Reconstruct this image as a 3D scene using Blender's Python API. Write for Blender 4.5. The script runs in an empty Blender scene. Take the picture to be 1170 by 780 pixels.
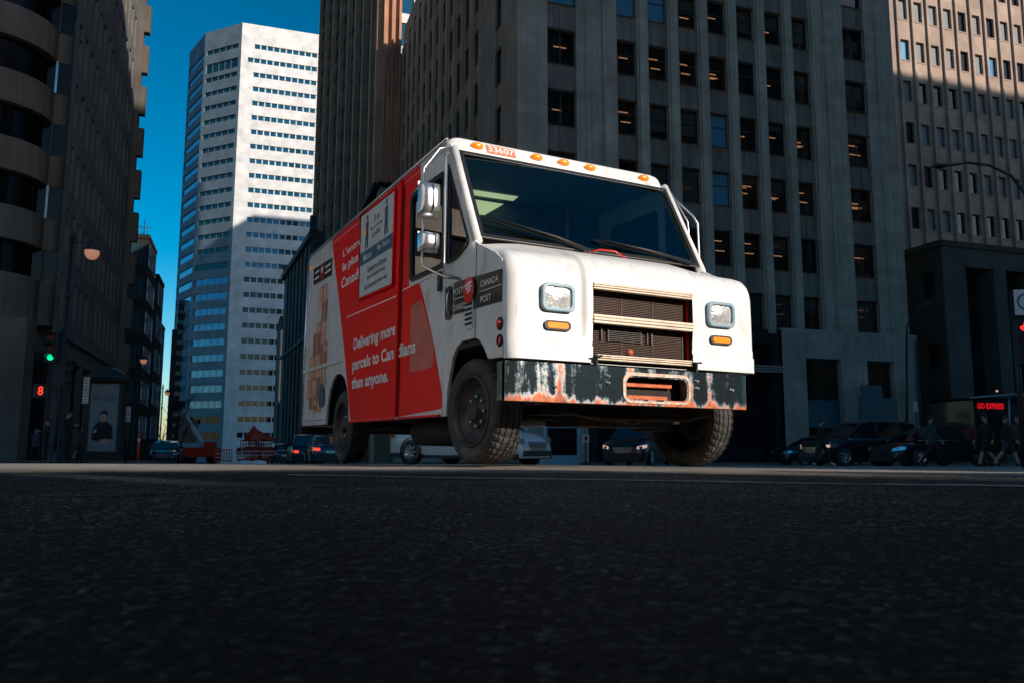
import bpy, bmesh, math, random
from mathutils import Vector, Matrix, noise
random.seed(7)
R = math.radians
sc = bpy.context.scene
col = sc.collection
PI = math.pi

# ------------------------------------------------------------------ camera
FPX, PITCH = 912.4, R(7.351)
CAMZ = 0.165
def at(px, py, y):
    """point at forward distance y seen at photograph pixel (1170 x 780)"""
    a, b = (px - 585) / FPX, -(py - 390) / FPX
    fy = math.cos(PITCH) - math.sin(PITCH) * b
    fz = math.sin(PITCH) + math.cos(PITCH) * b
    return Vector((a * y / fy, y, CAMZ + fz * y / fy))
cam = bpy.data.cameras.new('camera')
camo = bpy.data.objects.new('camera', cam); col.objects.link(camo)
Rc = Matrix.Rotation(PITCH, 3, 'X') @ Matrix.Rotation(R(-.133), 3, 'Y')
M3 = Matrix((Rc.col[0], Rc.col[2], -Rc.col[1])).transposed()
camo.matrix_world = Matrix.Translation((0, 0, CAMZ)) @ M3.to_4x4()
cam.sensor_width = 36; cam.lens = 36 * FPX / 1170
cam.clip_start = .02; cam.clip_end = 5000
cam.dof.use_dof = True; cam.dof.focus_distance = 6.6; cam.dof.aperture_fstop = 7.0
sc.camera = camo

# ------------------------------------------------------------------ light
SEL, SH = R(22), Vector((.8, -.6))
w = bpy.data.worlds.new("World"); sc.world = w; w.use_nodes = True
nt = w.node_tree; nt.nodes.clear()
sky = nt.nodes.new('ShaderNodeTexSky'); sky.sky_type = 'NISHITA'; sky.sun_disc = False
sky.sun_elevation = SEL; sky.sun_rotation = math.atan2(SH.x, SH.y)
sky.air_density = 1.0; sky.dust_density = .6; sky.ozone_density = 3.0
hs = nt.nodes.new('ShaderNodeHueSaturation'); hs.inputs['Saturation'].default_value = 1.42
hs.inputs['Hue'].default_value = .483
bg = nt.nodes.new('ShaderNodeBackground'); bg.inputs[1].default_value = .074
out = nt.nodes.new('ShaderNodeOutputWorld')
gm_ = nt.nodes.new('ShaderNodeGamma'); gm_.inputs[1].default_value = 1.25; nt.links.new(sky.outputs[0], gm_.inputs[0]); nt.links.new(gm_.outputs[0], hs.inputs['Color']); nt.links.new(hs.outputs[0], bg.inputs[0]); nt.links.new(bg.outputs[0], out.inputs[0])
sl = bpy.data.lights.new('sun', 'SUN'); sl.energy = 5.0; sl.angle = R(.5); sl.color = (1, .89, .77)
so = bpy.data.objects.new('sun', sl); col.objects.link(so)
sdir = Vector((SH.x * math.cos(SEL), SH.y * math.cos(SEL), math.sin(SEL)))
so.rotation_euler = sdir.to_track_quat('Z', 'Y').to_euler(); so.location = (20, -15, 30)
sc.view_settings.view_transform = 'Standard'; sc.view_settings.look = 'None'; sc.view_settings.exposure = 0
sc.cycles.max_bounces = 6; sc.cycles.diffuse_bounces = 3; sc.cycles.glossy_bounces = 3; sc.cycles.transparent_max_bounces = 12
sc.cycles.use_denoising = True; sc.cycles.caustics_reflective = False; sc.cycles.caustics_refractive = False

# ------------------------------------------------------------------ materials
def mat(name, c, rough=.6, metal=0, var=.25, scale=6, bump=0, bscale=60, coat=0, c2=None, stretch=(1, 1, 1), emit=None, es=0, spec=.5, dirt=None, dirt_amt=0, dirt_scale=3, dirt_stretch=(1, 1, 1)):
    m = bpy.data.materials.new(name); m.use_nodes = True
    n = m.node_tree; b = n.nodes['Principled BSDF']; L = n.links.new
    b.inputs['Roughness'].default_value = rough; b.inputs['Metallic'].default_value = metal
    b.inputs['Coat Weight'].default_value = coat; b.inputs['Coat Roughness'].default_value = .06
    b.inputs['Specular IOR Level'].default_value = spec
    tc = n.nodes.new('ShaderNodeTexCoord'); mp = n.nodes.new('ShaderNodeMapping'); mp.inputs['Scale'].default_value = stretch
    L(tc.outputs['Object'], mp.inputs[0])
    nz = n.nodes.new('ShaderNodeTexNoise'); nz.inputs['Scale'].default_value = scale; nz.inputs['Detail'].default_value = 6; nz.inputs['Roughness'].default_value = .65
    L(mp.outputs[0], nz.inputs['Vector'])
    rp = n.nodes.new('ShaderNodeMapRange'); rp.inputs['From Min'].default_value = .3; rp.inputs['From Max'].default_value = .7
    L(nz.outputs[0], rp.inputs[0])
    mx = n.nodes.new('ShaderNodeMix'); mx.data_type = 'RGBA'
    ca = tuple(x * (1 - var) for x in c); cb = c2 or tuple(min(1, x * (1 + var)) for x in c)
    mx.inputs[6].default_value = (*ca, 1); mx.inputs[7].default_value = (*cb, 1)
    L(rp.outputs[0], mx.inputs[0]); last = mx.outputs[2]
    if dirt:
        mp2 = n.nodes.new('ShaderNodeMapping'); mp2.inputs['Scale'].default_value = dirt_stretch; L(tc.outputs['Object'], mp2.inputs[0])
        n2 = n.nodes.new('ShaderNodeTexNoise'); n2.inputs['Scale'].default_value = dirt_scale; n2.inputs['Detail'].default_value = 8; n2.inputs['Roughness'].default_value = .75
        L(mp2.outputs[0], n2.inputs['Vector'])
        r2 = n.nodes.new('ShaderNodeMapRange'); r2.inputs['From Min'].default_value = .52; r2.inputs['From Max'].default_value = .72; r2.inputs['To Max'].default_value = dirt_amt
        L(n2.outputs[0], r2.inputs[0])
        m2 = n.nodes.new('ShaderNodeMix'); m2.data_type = 'RGBA'; m2.inputs[7].default_value = (*dirt, 1)
        L(last, m2.inputs[6]); L(r2.outputs[0], m2.inputs[0]); last = m2.outputs[2]
    L(last, b.inputs['Base Color'])
    if bump:
        nb = n.nodes.new('ShaderNodeTexNoise'); nb.inputs['Scale'].default_value = bscale; nb.inputs['Detail'].default_value = 4
        L(tc.outputs['Object'], nb.inputs['Vector'])
        bp = n.nodes.new('ShaderNodeBump'); bp.inputs['Strength'].default_value = bump; bp.inputs['Distance'].default_value = .02
        L(nb.outputs[0], bp.inputs['Height']); L(bp.outputs[0], b.inputs['Normal'])
    if emit:
        b.inputs['Emission Color'].default_value = (*emit, 1); b.inputs['Emission Strength'].default_value = es
    return m
def glass_mat(name, tint, clear, rough=.02, boost=1.0, base=.02):
    """thin pane: fresnel reflection over a tinted see-through body"""
    m = bpy.data.materials.new(name); m.use_nodes = True; n = m.node_tree; n.nodes.clear(); L = n.links.new
    o = n.nodes.new('ShaderNodeOutputMaterial'); g = n.nodes.new('ShaderNodeBsdfGlossy'); g.inputs['Roughness'].default_value = rough
    t = n.nodes.new('ShaderNodeBsdfTransparent'); t.inputs[0].default_value = (*[clear * x for x in tint], 1)
    fr = n.nodes.new('ShaderNodeFresnel'); fr.inputs[0].default_value = 1.5
    mr = n.nodes.new('ShaderNodeMath'); mr.operation = 'MULTIPLY_ADD'; mr.inputs[1].default_value = boost; mr.inputs[2].default_value = base; mr.use_clamp = True
    L(fr.outputs[0], mr.inputs[0])
    tc = n.nodes.new('ShaderNodeTexCoord'); nz = n.nodes.new('ShaderNodeTexNoise'); nz.inputs['Scale'].default_value = .8
    bp = n.nodes.new('ShaderNodeBump'); bp.inputs['Strength'].default_value = .06; bp.inputs['Distance'].default_value = .05
    L(tc.outputs['Object'], nz.inputs['Vector']); L(nz.outputs[0], bp.inputs['Height']); L(bp.outputs[0], g.inputs['Normal'])
    mx = n.nodes.new('ShaderNodeMixShader'); L(mr.outputs[0], mx.inputs[0]); L(t.outputs[0], mx.inputs[1]); L(g.outputs[0], mx.inputs[2]); L(mx.outputs[0], o.inputs[0])
    return m
def stone_mat(name, c, var=.18, pw=1.2, ph=.6, joint=.75, streak=.35, yaw=0):
    """ashlar stone: staggered panel joints, vertical weather streaks, fine grain"""
    m = bpy.data.materials.new(name); m.use_nodes = True; n = m.node_tree; b = n.nodes['Principled BSDF']; L = n.links.new
    b.inputs['Roughness'].default_value = .85; b.inputs['Specular IOR Level'].default_value = .3
    tc = n.nodes.new('ShaderNodeTexCoord'); sp = n.nodes.new('ShaderNodeSeparateXYZ'); L(tc.outputs['Object'], sp.inputs[0])
    ad = n.nodes.new('ShaderNodeMath'); ad.operation = 'ADD'; L(sp.outputs[0], ad.inputs[0]); L(sp.outputs[1], ad.inputs[1])
    cb = n.nodes.new('ShaderNodeCombineXYZ'); L(ad.outputs[0], cb.inputs[0]); L(sp.outputs[2], cb.inputs[1])
    br = n.nodes.new('ShaderNodeTexBrick'); br.inputs['Scale'].default_value = 1; br.inputs['Brick Width'].default_value = pw; br.inputs['Row Height'].default_value = ph
    br.inputs['Mortar Size'].default_value = .012; br.inputs['Color1'].default_value = (1, 1, 1, 1); br.inputs['Color2'].default_value = (1 - var, 1 - var, 1 - var, 1); br.inputs['Mortar'].default_value = (joint, joint, joint, 1)
    L(cb.outputs[0], br.inputs['Vector'])
    mp = n.nodes.new('ShaderNodeMapping'); mp.inputs['Scale'].default_value = (2.6, 2.6, .13); L(tc.outputs['Object'], mp.inputs[0])
    nz = n.nodes.new('ShaderNodeTexNoise'); nz.inputs['Scale'].default_value = 1.6; nz.inputs['Detail'].default_value = 7; nz.inputs['Roughness'].default_value = .7; L(mp.outputs[0], nz.inputs['Vector'])
    mr = n.nodes.new('ShaderNodeMapRange'); mr.inputs['From Min'].default_value = .35; mr.inputs['From Max'].default_value = .68; mr.inputs['To Min'].default_value = 1; mr.inputs['To Max'].default_value = 1 - streak; L(nz.outputs[0], mr.inputs[0])
    n3 = n.nodes.new('ShaderNodeTexNoise'); n3.inputs['Scale'].default_value = .35; n3.inputs['Detail'].default_value = 3; L(tc.outputs['Object'], n3.inputs['Vector'])
    m3 = n.nodes.new('ShaderNodeMapRange'); m3.inputs['From Min'].default_value = .3; m3.inputs['From Max'].default_value = .7; m3.inputs['To Min'].default_value = .8; m3.inputs['To Max'].default_value = 1.15; L(n3.outputs[0], m3.inputs[0])
    p1 = n.nodes.new('ShaderNodeVectorMath'); p1.operation = 'MULTIPLY'; p1.inputs[1].default_value = c; L(br.outputs[0], p1.inputs[0])
    p2 = n.nodes.new('ShaderNodeMath'); p2.operation = 'MULTIPLY'; L(mr.outputs[0], p2.inputs[0]); L(m3.outputs[0], p2.inputs[1])
    p3 = n.nodes.new('ShaderNodeVectorMath'); p3.operation = 'SCALE'; L(p1.outputs[0], p3.inputs[0]); L(p2.outputs[0], p3.inputs['Scale'])
    L(p3.outputs[0], b.inputs['Base Color'])
    nb = n.nodes.new('ShaderNodeTexNoise'); nb.inputs['Scale'].default_value = 9; L(tc.outputs['Object'], nb.inputs['Vector'])
    bp = n.nodes.new('ShaderNodeBump'); bp.inputs['Strength'].default_value = .3; bp.inputs['Distance'].default_value = .03; L(nb.outputs[0], bp.inputs['Height']); L(bp.outputs[0], b.inputs['Normal'])
    return m
MT = {}
MT['white'] = mat('white_paint', (.80, .80, .79), .38, var=.05, scale=3, coat=.25, dirt=(.36, .32, .27), dirt_amt=.55, dirt_scale=9, dirt_stretch=(1, 1, .22), bump=.12, bscale=3.2)
MT['white_side'] = mat('dusty_white_paint', (.74, .75, .75), .32, bump=.1, bscale=2.5, var=.12, scale=4, coat=.3, dirt=(.2, .17, .14), dirt_amt=.6, dirt_scale=4, dirt_stretch=(1, 1, .5))
MT['red'] = mat('red_paint', (.95, .006, .004), .4, var=.08, scale=2, coat=.10, spec=.18, bump=.08, bscale=2.2)
MT['pale_red'] = mat('faded_red_panel', (.62, .13, .10), .3, var=.2, scale=5, coat=.3)
MT['cream'] = mat('cream_grille_paint', (.84, .70, .55), .4, var=.06, scale=8, dirt=(.3, .12, .05), dirt_amt=.5, dirt_scale=9)
MT['black'] = mat('black_rubber', (.012, .012, .012), .6, var=.3)
MT['under'] = mat('underbody_grime', (.022, .017, .013), .8, var=.5, scale=8, bump=.3)
MT['tyre'] = mat('tyre_rubber', (.036, .034, .032), .75, var=.35, scale=12, bump=.15, dirt=(.19, .17, .15), dirt_amt=.7, dirt_scale=5)
MT['rim'] = mat('steel_rim', (.05, .045, .042), .5, metal=.4, var=.5, scale=10, dirt=(.12, .06, .03), dirt_amt=.6, dirt_scale=9)
MT['chrome'] = mat('chrome', (.7, .7, .7), .12, metal=1, var=.1)
MT['alu'] = mat('aluminium', (.6, .6, .6), .32, metal=.9, var=.15)
MT['glass_ws'] = glass_mat('windscreen_glass', (.55, .8, .85), .9, boost=1.1, base=.02)
MT['glass_side'] = glass_mat('side_window_glass', (.5, .5, .5), .6, boost=1.7, base=.12)
MT['glass_green'] = glass_mat('green_tinted_glass', (.25, .9, .3), .7, boost=1, base=.02)
MT['glass_win'] = glass_mat('window_glass', (.7, .75, .75), .75, boost=1.3, base=.04)
MT['gasket'] = mat('black_gasket', (.015, .015, .015), .4, var=.1)
MT['amber'] = mat('amber_lens', (.95, .28, .01), .25, var=.05, emit=(1, .3, .02), es=.25, coat=.5)
MT['strapred'] = mat('red_strap', (.5, .03, .02), .5)
MT['redlens'] = mat('red_lens', (.75, .02, .01), .2, var=.1, coat=.5)
MT['bezel'] = mat('bluegrey_bezel', (.28, .42, .5), .3, var=.1)
MT['textwhite'] = mat('white_vinyl', (.82, .8, .78), .5, var=.04)
MT['signgrey'] = mat('sign_board', (.60, .62, .62), .5, var=.05)
MT['signblue'] = mat('sign_blue', (.03, .12, .19), .5, var=.1)
MT['signdark'] = mat('sign_ink', (.05, .07, .1), .6, var=.1)
MT['vinylblack'] = mat('black_vinyl', (.02, .02, .022), .25, var=.3, coat=.5)
MT['brown'] = mat('parcel_brown', (.66, .33, .22), .6, var=.2, scale=5)
MT['brown2'] = mat('parcel_dark_brown', (.33, .14, .07), .6, var=.2, scale=5)
MT['pale'] = mat('parcel_label', (.6, .52, .45), .6, var=.15)
MT['cabdark'] = mat('cab_interior', (.05, .07, .07), .8, var=.3)
MT['cabgrey'] = mat('cab_bulkhead', (.16, .2, .2), .7, var=.2)
MT['paleyellow'] = mat('pale_yellow_glow', (.75, .7, .42), .6, var=.08, emit=(.62, .55, .28), es=1.1)
MT['green_film'] = mat('green_film', (.02, .12, .035), .7, var=.4, scale=3)
_n = MT['green_film'].node_tree; _t = _n.nodes.new('ShaderNodeBsdfTranslucent'); _t.inputs[0].default_value = (.05, .32, .10, 1); _n.links.new(_t.outputs[0], _n.nodes['Material Output'].inputs[0])
MT['iron'] = mat('black_iron', (.012, .014, .015), .5, var=.3)
MT['asphalt_dark'] = mat('crack_fill', (.006, .006, .006), .7, var=.4)
MT['winframe'] = mat('window_frame_dark', (.02, .022, .025), .5, var=.2)
MT['room'] = mat('dark_room', (.035, .028, .022), .9, var=.5, scale=1.5)
MT['lampstrip'] = mat('ceiling_lamp', (.8, .5, .3), .5, emit=(1, .42, .2), es=.6)
MT['blind'] = mat('window_blind', (.25, .27, .28), .8, var=.1)
MT['glass_dark'] = mat('dark_window_glass', (.008, .010, .013), .07, var=.3, scale=.5, spec=.45, bump=.02, bscale=.7)
MT['glass_blue'] = mat('blue_window_glass', (.012, .09, .15), .06, var=.3, scale=.3, spec=1, metal=.3)
MT['glass_teal'] = mat('teal_window_glass', (.012, .05, .065), .1, var=.4, scale=.2, spec=.8)
MT['glass_sky'] = mat('sky_blue_window_glass', (.10, .33, .52), .1, var=.25, scale=.12, spec=1, metal=.4)
MT['stone_c'] = stone_mat('grey_limestone', (.44, .37, .31))
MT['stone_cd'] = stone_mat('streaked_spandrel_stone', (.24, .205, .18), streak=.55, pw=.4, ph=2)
MT['stone_l'] = stone_mat('warm_grey_concrete', (.15, .13, .11), pw=2.4, ph=1.8, streak=.25)
MT['stone_ld'] = stone_mat('grey_concrete_panels', (.095, .10, .10), pw=1.75, ph=1.8, streak=.25)
MT['stone_l2'] = stone_mat('grey_concrete_face', (.19, .185, .175), pw=1.75, ph=1.8, streak=.25)
MT['glass_bay'] = mat('black_bay_glass', (.006, .006, .007), .12, spec=.15, var=.3)
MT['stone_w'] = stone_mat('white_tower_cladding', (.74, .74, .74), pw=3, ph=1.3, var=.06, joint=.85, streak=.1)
MT['stone_wg'] = stone_mat('shade_tinted_cladding', (.20, .27, .32), pw=3, ph=1.3, var=.08, joint=.85, streak=.12)  # shade of the tower's unlit face put into a darker cladding colour
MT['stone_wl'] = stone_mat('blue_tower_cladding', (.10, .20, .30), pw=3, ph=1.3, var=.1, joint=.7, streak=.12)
MT['stone_p'] = stone_mat('pink_granite', (.50, .37, .30), pw=.94, ph=1.0, streak=.12)
MT['stone_b'] = stone_mat('brown_concrete_warm_tint', (.60, .30, .19), pw=2, ph=3, streak=.35)
MT['stone_h'] = stone_mat('dark_old_stone', (.09, .10, .105), pw=1, ph=.5)
MT['stone_r'] = stone_mat('brown_render', (.085, .066, .052), pw=3, ph=1.5, streak=.3)
MT['stone_k'] = stone_mat('black_stone', (.02, .022, .024), pw=1, ph=1)
MT['pave'] = stone_mat('paving', (.16, .155, .15), pw=.6, ph=.6)
MT['tealpanel'] = mat('teal_hoarding', (.012, .09, .12), .5, var=.2, scale=1)
MT['orange'] = mat('orange_plastic', (.75, .05, .015), .4, var=.15)
MT['greenlamp'] = mat('green_signal', (.02, .8, .35), .3, emit=(.0, .95, .38), es=1.0)
MT['redlamp'] = mat('red_signal', (.8, .02, .01), .3, emit=(1, .03, .03), es=1.3)
MT['redled'] = mat('red_led', (.8, .02, .01), .3, emit=(1, .06, .02), es=1.2)
MT['redsign'] = mat('red_sign_glow', (.6, .01, .01), .3, emit=(1, .01, .02), es=.55)
MT['redoff'] = mat('unlit_red_signal', (.18, .01, .008), .4)
MT['lampglobe'] = mat('frosted_globe', (.75, .42, .28), .5, var=.1, scale=20, emit=(.9, .35, .18), es=.35)
MT['skin'] = mat('skin', (.42, .24, .17), .55, var=.08)
MT['coat_dark'] = mat('dark_coat', (.012, .013, .016), .85, var=.3)
MT['coat_blue'] = mat('blue_grey_jacket', (.03, .05, .07), .85, var=.3)
MT['coat_brown'] = mat('brown_coat', (.10, .045, .03), .85, var=.3)
MT['hair'] = mat('dark_hair', (.012, .009, .007), .6, var=.3)
MT['shoe_white'] = mat('white_trainers', (.55, .55, .55), .6)
MT['carblack'] = mat('black_car_paint', (.006, .007, .008), .35, coat=.3, var=.1)
MT['carblue'] = mat('dark_blue_car_paint', (.012, .03, .045), .25, coat=.8, var=.1)
MT['carwhite'] = mat('white_car_paint', (.62, .64, .66), .3, coat=.5, var=.05, dirt=(.35, .3, .26), dirt_amt=.5)
MT['carglass'] = mat('car_glass', (.01, .014, .018), .06, spec=.9, var=.1)
MT['headlamp'] = mat('headlamp', (.6, .62, .65), .12, metal=.6, var=.3, scale=25, coat=1)
MT['headlampon'] = mat('lit_headlamp', (.8, .7, .6), .2, emit=(1, .6, .4), es=.5)
MT['tail'] = mat('lit_tail_lamp', (.7, .02, .01), .2, emit=(1, .06, .03), es=1.2)
MT['bark'] = mat('bark', (.03, .026, .022), .9, var=.4)
MT['poster'] = mat('poster_paper', (.17, .21, .23), .5, var=.1)
MT['maroon'] = mat('maroon_mural', (.11, .02, .015), .7, var=.25)
MT['line'] = mat('worn_white_line', (.16, .155, .145), .7, var=.6, scale=14)

# chrome bumper with rust
def rust_chrome():
    m = bpy.data.materials.new('rusty_chrome'); m.use_nodes = True; n = m.node_tree; b = n.nodes['Principled BSDF']; L = n.links.new
    tc = n.nodes.new('ShaderNodeTexCoord')
    mp = n.nodes.new('ShaderNodeMapping'); mp.inputs['Scale'].default_value = (7.5, 1, .9); L(tc.outputs['Object'], mp.inputs[0])
    nz = n.nodes.new('ShaderNodeTexNoise'); nz.inputs['Scale'].default_value = 1.15; nz.inputs['Detail'].default_value = 5; nz.inputs['Roughness'].default_value = .6; L(mp.outputs[0], nz.inputs['Vector'])
    n2 = n.nodes.new('ShaderNodeTexNoise'); n2.inputs['Scale'].default_value = 16; n2.inputs['Detail'].default_value = 8; n2.inputs['Roughness'].default_value = .8; L(tc.outputs['Object'], n2.inputs['Vector'])
    sp = n.nodes.new('ShaderNodeSeparateXYZ'); L(tc.outputs['Object'], sp.inputs[0])
    e1 = n.nodes.new('ShaderNodeMapRange'); e1.inputs['From Min'].default_value = .52; e1.inputs['From Max'].default_value = .45; e1.inputs['To Min'].default_value = 0; e1.inputs['To Max'].default_value = .22; L(sp.outputs[2], e1.inputs[0])
    s1 = n.nodes.new('ShaderNodeMath'); s1.operation = 'ADD'; L(nz.outputs[0], s1.inputs[0]); L(e1.outputs[0], s1.inputs[1])
    n2s = n.nodes.new('ShaderNodeMath'); n2s.operation = 'MULTIPLY_ADD'; n2s.inputs[1].default_value = .45; n2s.inputs[2].default_value = -.225; L(n2.outputs[0], n2s.inputs[0])
    s2 = n.nodes.new('ShaderNodeMath'); s2.operation = 'ADD'; L(s1.outputs[0], s2.inputs[0]); L(n2s.outputs[0], s2.inputs[1])
    mk = n.nodes.new('ShaderNodeMapRange'); mk.inputs['From Min'].default_value = .60; mk.inputs['From Max'].default_value = .70; L(s2.outputs[0], mk.inputs[0])
    cr = n.nodes.new('ShaderNodeValToRGB'); cr.color_ramp.elements[0].color = (.10, .028, .014, 1); cr.color_ramp.elements[1].color = (.75, .17, .05, 1); L(n2.outputs[0], cr.inputs[0])
    cr.color_ramp.elements[0].position = .38; cr.color_ramp.elements[1].position = .6
    st = n.nodes.new('ShaderNodeMapRange'); st.inputs['From Min'].default_value = .50; st.inputs['From Max'].default_value = .68; L(s2.outputs[0], st.inputs[0])
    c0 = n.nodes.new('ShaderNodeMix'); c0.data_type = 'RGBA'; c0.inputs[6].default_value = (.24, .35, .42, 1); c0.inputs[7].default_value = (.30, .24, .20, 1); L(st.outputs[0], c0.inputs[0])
    mx = n.nodes.new('ShaderNodeMix'); mx.data_type = 'RGBA'; L(mk.outputs[0], mx.inputs[0]); L(c0.outputs[2], mx.inputs[6]); L(cr.outputs[0], mx.inputs[7]); L(mx.outputs[2], b.inputs['Base Color'])
    me = n.nodes.new('ShaderNodeMapRange'); me.inputs['To Min'].default_value = .95; me.inputs['To Max'].default_value = .1; L(mk.outputs[0], me.inputs[0]); L(me.outputs[0], b.inputs['Metallic'])
    ro = n.nodes.new('ShaderNodeMapRange'); ro.inputs['To Min'].default_value = .11; ro.inputs['To Max'].default_value = .55; L(st.outputs[0], ro.inputs[0]); L(ro.outputs[0], b.inputs['Roughness'])
    bp = n.nodes.new('ShaderNodeBump'); bp.inputs['Strength'].default_value = .25; bp.inputs['Distance'].default_value = .01; L(s2.outputs[0], bp.inputs['Height']); L(bp.outputs[0], b.inputs['Normal'])
    return m
MT['rustchrome'] = rust_chrome()
MT['rust'] = mat('orange_rust', (.62, .14, .05), .6, var=.4, scale=14, bump=.3, metal=.1)

def asphalt():
    m = bpy.data.materials.new('asphalt'); m.use_nodes = True; n = m.node_tree; b = n.nodes['Principled BSDF']; L = n.links.new
    b.inputs['Roughness'].default_value = .85; b.inputs['Specular IOR Level'].default_value = .15
    tc = n.nodes.new('ShaderNodeTexCoord')
    v = n.nodes.new('ShaderNodeTexVoronoi'); v.inputs['Scale'].default_value = 105; L(tc.outputs['Object'], v.inputs['Vector'])
    v2 = n.nodes.new('ShaderNodeTexVoronoi'); v2.inputs['Scale'].default_value = 48; v2.inputs['Randomness'].default_value = 1; L(tc.outputs['Object'], v2.inputs['Vector'])
    nz = n.nodes.new('ShaderNodeTexNoise'); nz.inputs['Scale'].default_value = 1.3; nz.inputs['Detail'].default_value = 8; nz.inputs['Roughness'].default_value = .7; L(tc.outputs['Object'], nz.inputs['Vector'])
    nf = n.nodes.new('ShaderNodeTexNoise'); nf.inputs['Scale'].default_value = 22; nf.inputs['Detail'].default_value = 8; nf.inputs['Roughness'].default_value = .8; L(tc.outputs['Object'], nf.inputs['Vector'])
    cr = n.nodes.new('ShaderNodeValToRGB'); e = cr.color_ramp.elements; e[0].color = (.004, .004, .005, 1); e[0].position = .35; e[1].color = (.42, .40, .37, 1); e[1].position = .95
    cr.color_ramp.elements.new(.68).color = (.05, .05, .05, 1)
    L(v.outputs['Color'], cr.inputs[0])
    mr = n.nodes.new('ShaderNodeMapRange'); mr.inputs['From Min'].default_value = .3; mr.inputs['From Max'].default_value = .7; mr.inputs['To Min'].default_value = .05; mr.inputs['To Max'].default_value = .36; L(nz.outputs[0], mr.inputs[0])
    mf = n.nodes.new('ShaderNodeMapRange'); mf.inputs['From Min'].default_value = .35; mf.inputs['From Max'].default_value = .65; mf.inputs['To Min'].default_value = .5; mf.inputs['To Max'].default_value = 1.3; L(nf.outputs[0], mf.inputs[0])
    mm = n.nodes.new('ShaderNodeMath'); mm.operation = 'MULTIPLY'; L(mr.outputs[0], mm.inputs[0]); L(mf.outputs[0], mm.inputs[1])
    sc_ = n.nodes.new('ShaderNodeVectorMath'); sc_.operation = 'SCALE'; L(cr.outputs[0], sc_.inputs[0]); L(mm.outputs[0], sc_.inputs['Scale'])
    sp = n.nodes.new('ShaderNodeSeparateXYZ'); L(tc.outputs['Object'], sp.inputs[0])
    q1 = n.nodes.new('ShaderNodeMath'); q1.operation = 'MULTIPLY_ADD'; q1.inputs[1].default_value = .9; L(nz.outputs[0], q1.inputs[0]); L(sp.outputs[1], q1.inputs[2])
    pr = n.nodes.new('ShaderNodeMapRange'); pr.inputs['From Min'].default_value = 5.1; pr.inputs['From Max'].default_value = 6.0; pr.inputs['To Min'].default_value = 0; pr.inputs['To Max'].default_value = .9; L(q1.outputs[0], pr.inputs[0])  # far road paler: brightness of the sunlit band put into the colour
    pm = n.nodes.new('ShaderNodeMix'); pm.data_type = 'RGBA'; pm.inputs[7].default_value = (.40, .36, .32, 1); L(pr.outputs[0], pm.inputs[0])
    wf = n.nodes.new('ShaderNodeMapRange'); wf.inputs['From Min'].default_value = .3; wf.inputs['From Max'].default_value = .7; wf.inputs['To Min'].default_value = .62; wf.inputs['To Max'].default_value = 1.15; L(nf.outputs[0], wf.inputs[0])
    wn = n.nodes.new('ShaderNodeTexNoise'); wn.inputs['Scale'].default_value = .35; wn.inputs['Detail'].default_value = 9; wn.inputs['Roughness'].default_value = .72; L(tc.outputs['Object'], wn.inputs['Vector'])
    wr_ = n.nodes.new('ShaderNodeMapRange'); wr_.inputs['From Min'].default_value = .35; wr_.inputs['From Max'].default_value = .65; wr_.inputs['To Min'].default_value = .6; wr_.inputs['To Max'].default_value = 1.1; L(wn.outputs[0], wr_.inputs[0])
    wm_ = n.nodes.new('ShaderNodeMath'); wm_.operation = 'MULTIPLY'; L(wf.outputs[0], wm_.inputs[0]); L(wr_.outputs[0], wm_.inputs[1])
    wv = n.nodes.new('ShaderNodeVectorMath'); wv.operation = 'SCALE'; wv.inputs[0].default_value = (.46, .41, .36); L(wm_.outputs[0], wv.inputs['Scale']); L(wv.outputs[0], pm.inputs[7]); yr = n.nodes.new('ShaderNodeMapRange'); yr.inputs['From Min'].default_value = .5; yr.inputs['From Max'].default_value = 3.2; yr.inputs['To Min'].default_value = .18; yr.inputs['To Max'].default_value = 3.0; L(q1.outputs[0], yr.inputs[0])  # near road darkened in its colour, imitating vignette shade
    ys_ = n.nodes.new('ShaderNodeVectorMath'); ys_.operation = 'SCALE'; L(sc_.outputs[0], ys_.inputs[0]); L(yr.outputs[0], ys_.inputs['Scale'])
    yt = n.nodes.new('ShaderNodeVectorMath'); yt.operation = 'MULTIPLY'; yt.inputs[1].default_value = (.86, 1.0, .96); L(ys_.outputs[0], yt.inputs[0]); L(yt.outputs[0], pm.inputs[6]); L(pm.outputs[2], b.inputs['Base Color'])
    h = n.nodes.new('ShaderNodeMath'); h.operation = 'MULTIPLY_ADD'; h.inputs[1].default_value = -1.0; L(v.outputs['Distance'], h.inputs[0]); 
    h2 = n.nodes.new('ShaderNodeMath'); h2.operation = 'MULTIPLY_ADD'; h2.inputs[1].default_value = -1.1; L(v2.outputs['Distance'], h2.inputs[0]); L(nf.outputs[0], h2.inputs[2]); L(h2.outputs[0], h.inputs[2])
    bp = n.nodes.new('ShaderNodeBump'); bp.inputs['Strength'].default_value = 1; bp.inputs['Distance'].default_value = .011; L(h.outputs[0], bp.inputs['Height']); L(bp.outputs[0], b.inputs['Normal'])
    return m
MT['asphalt'] = asphalt()

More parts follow.
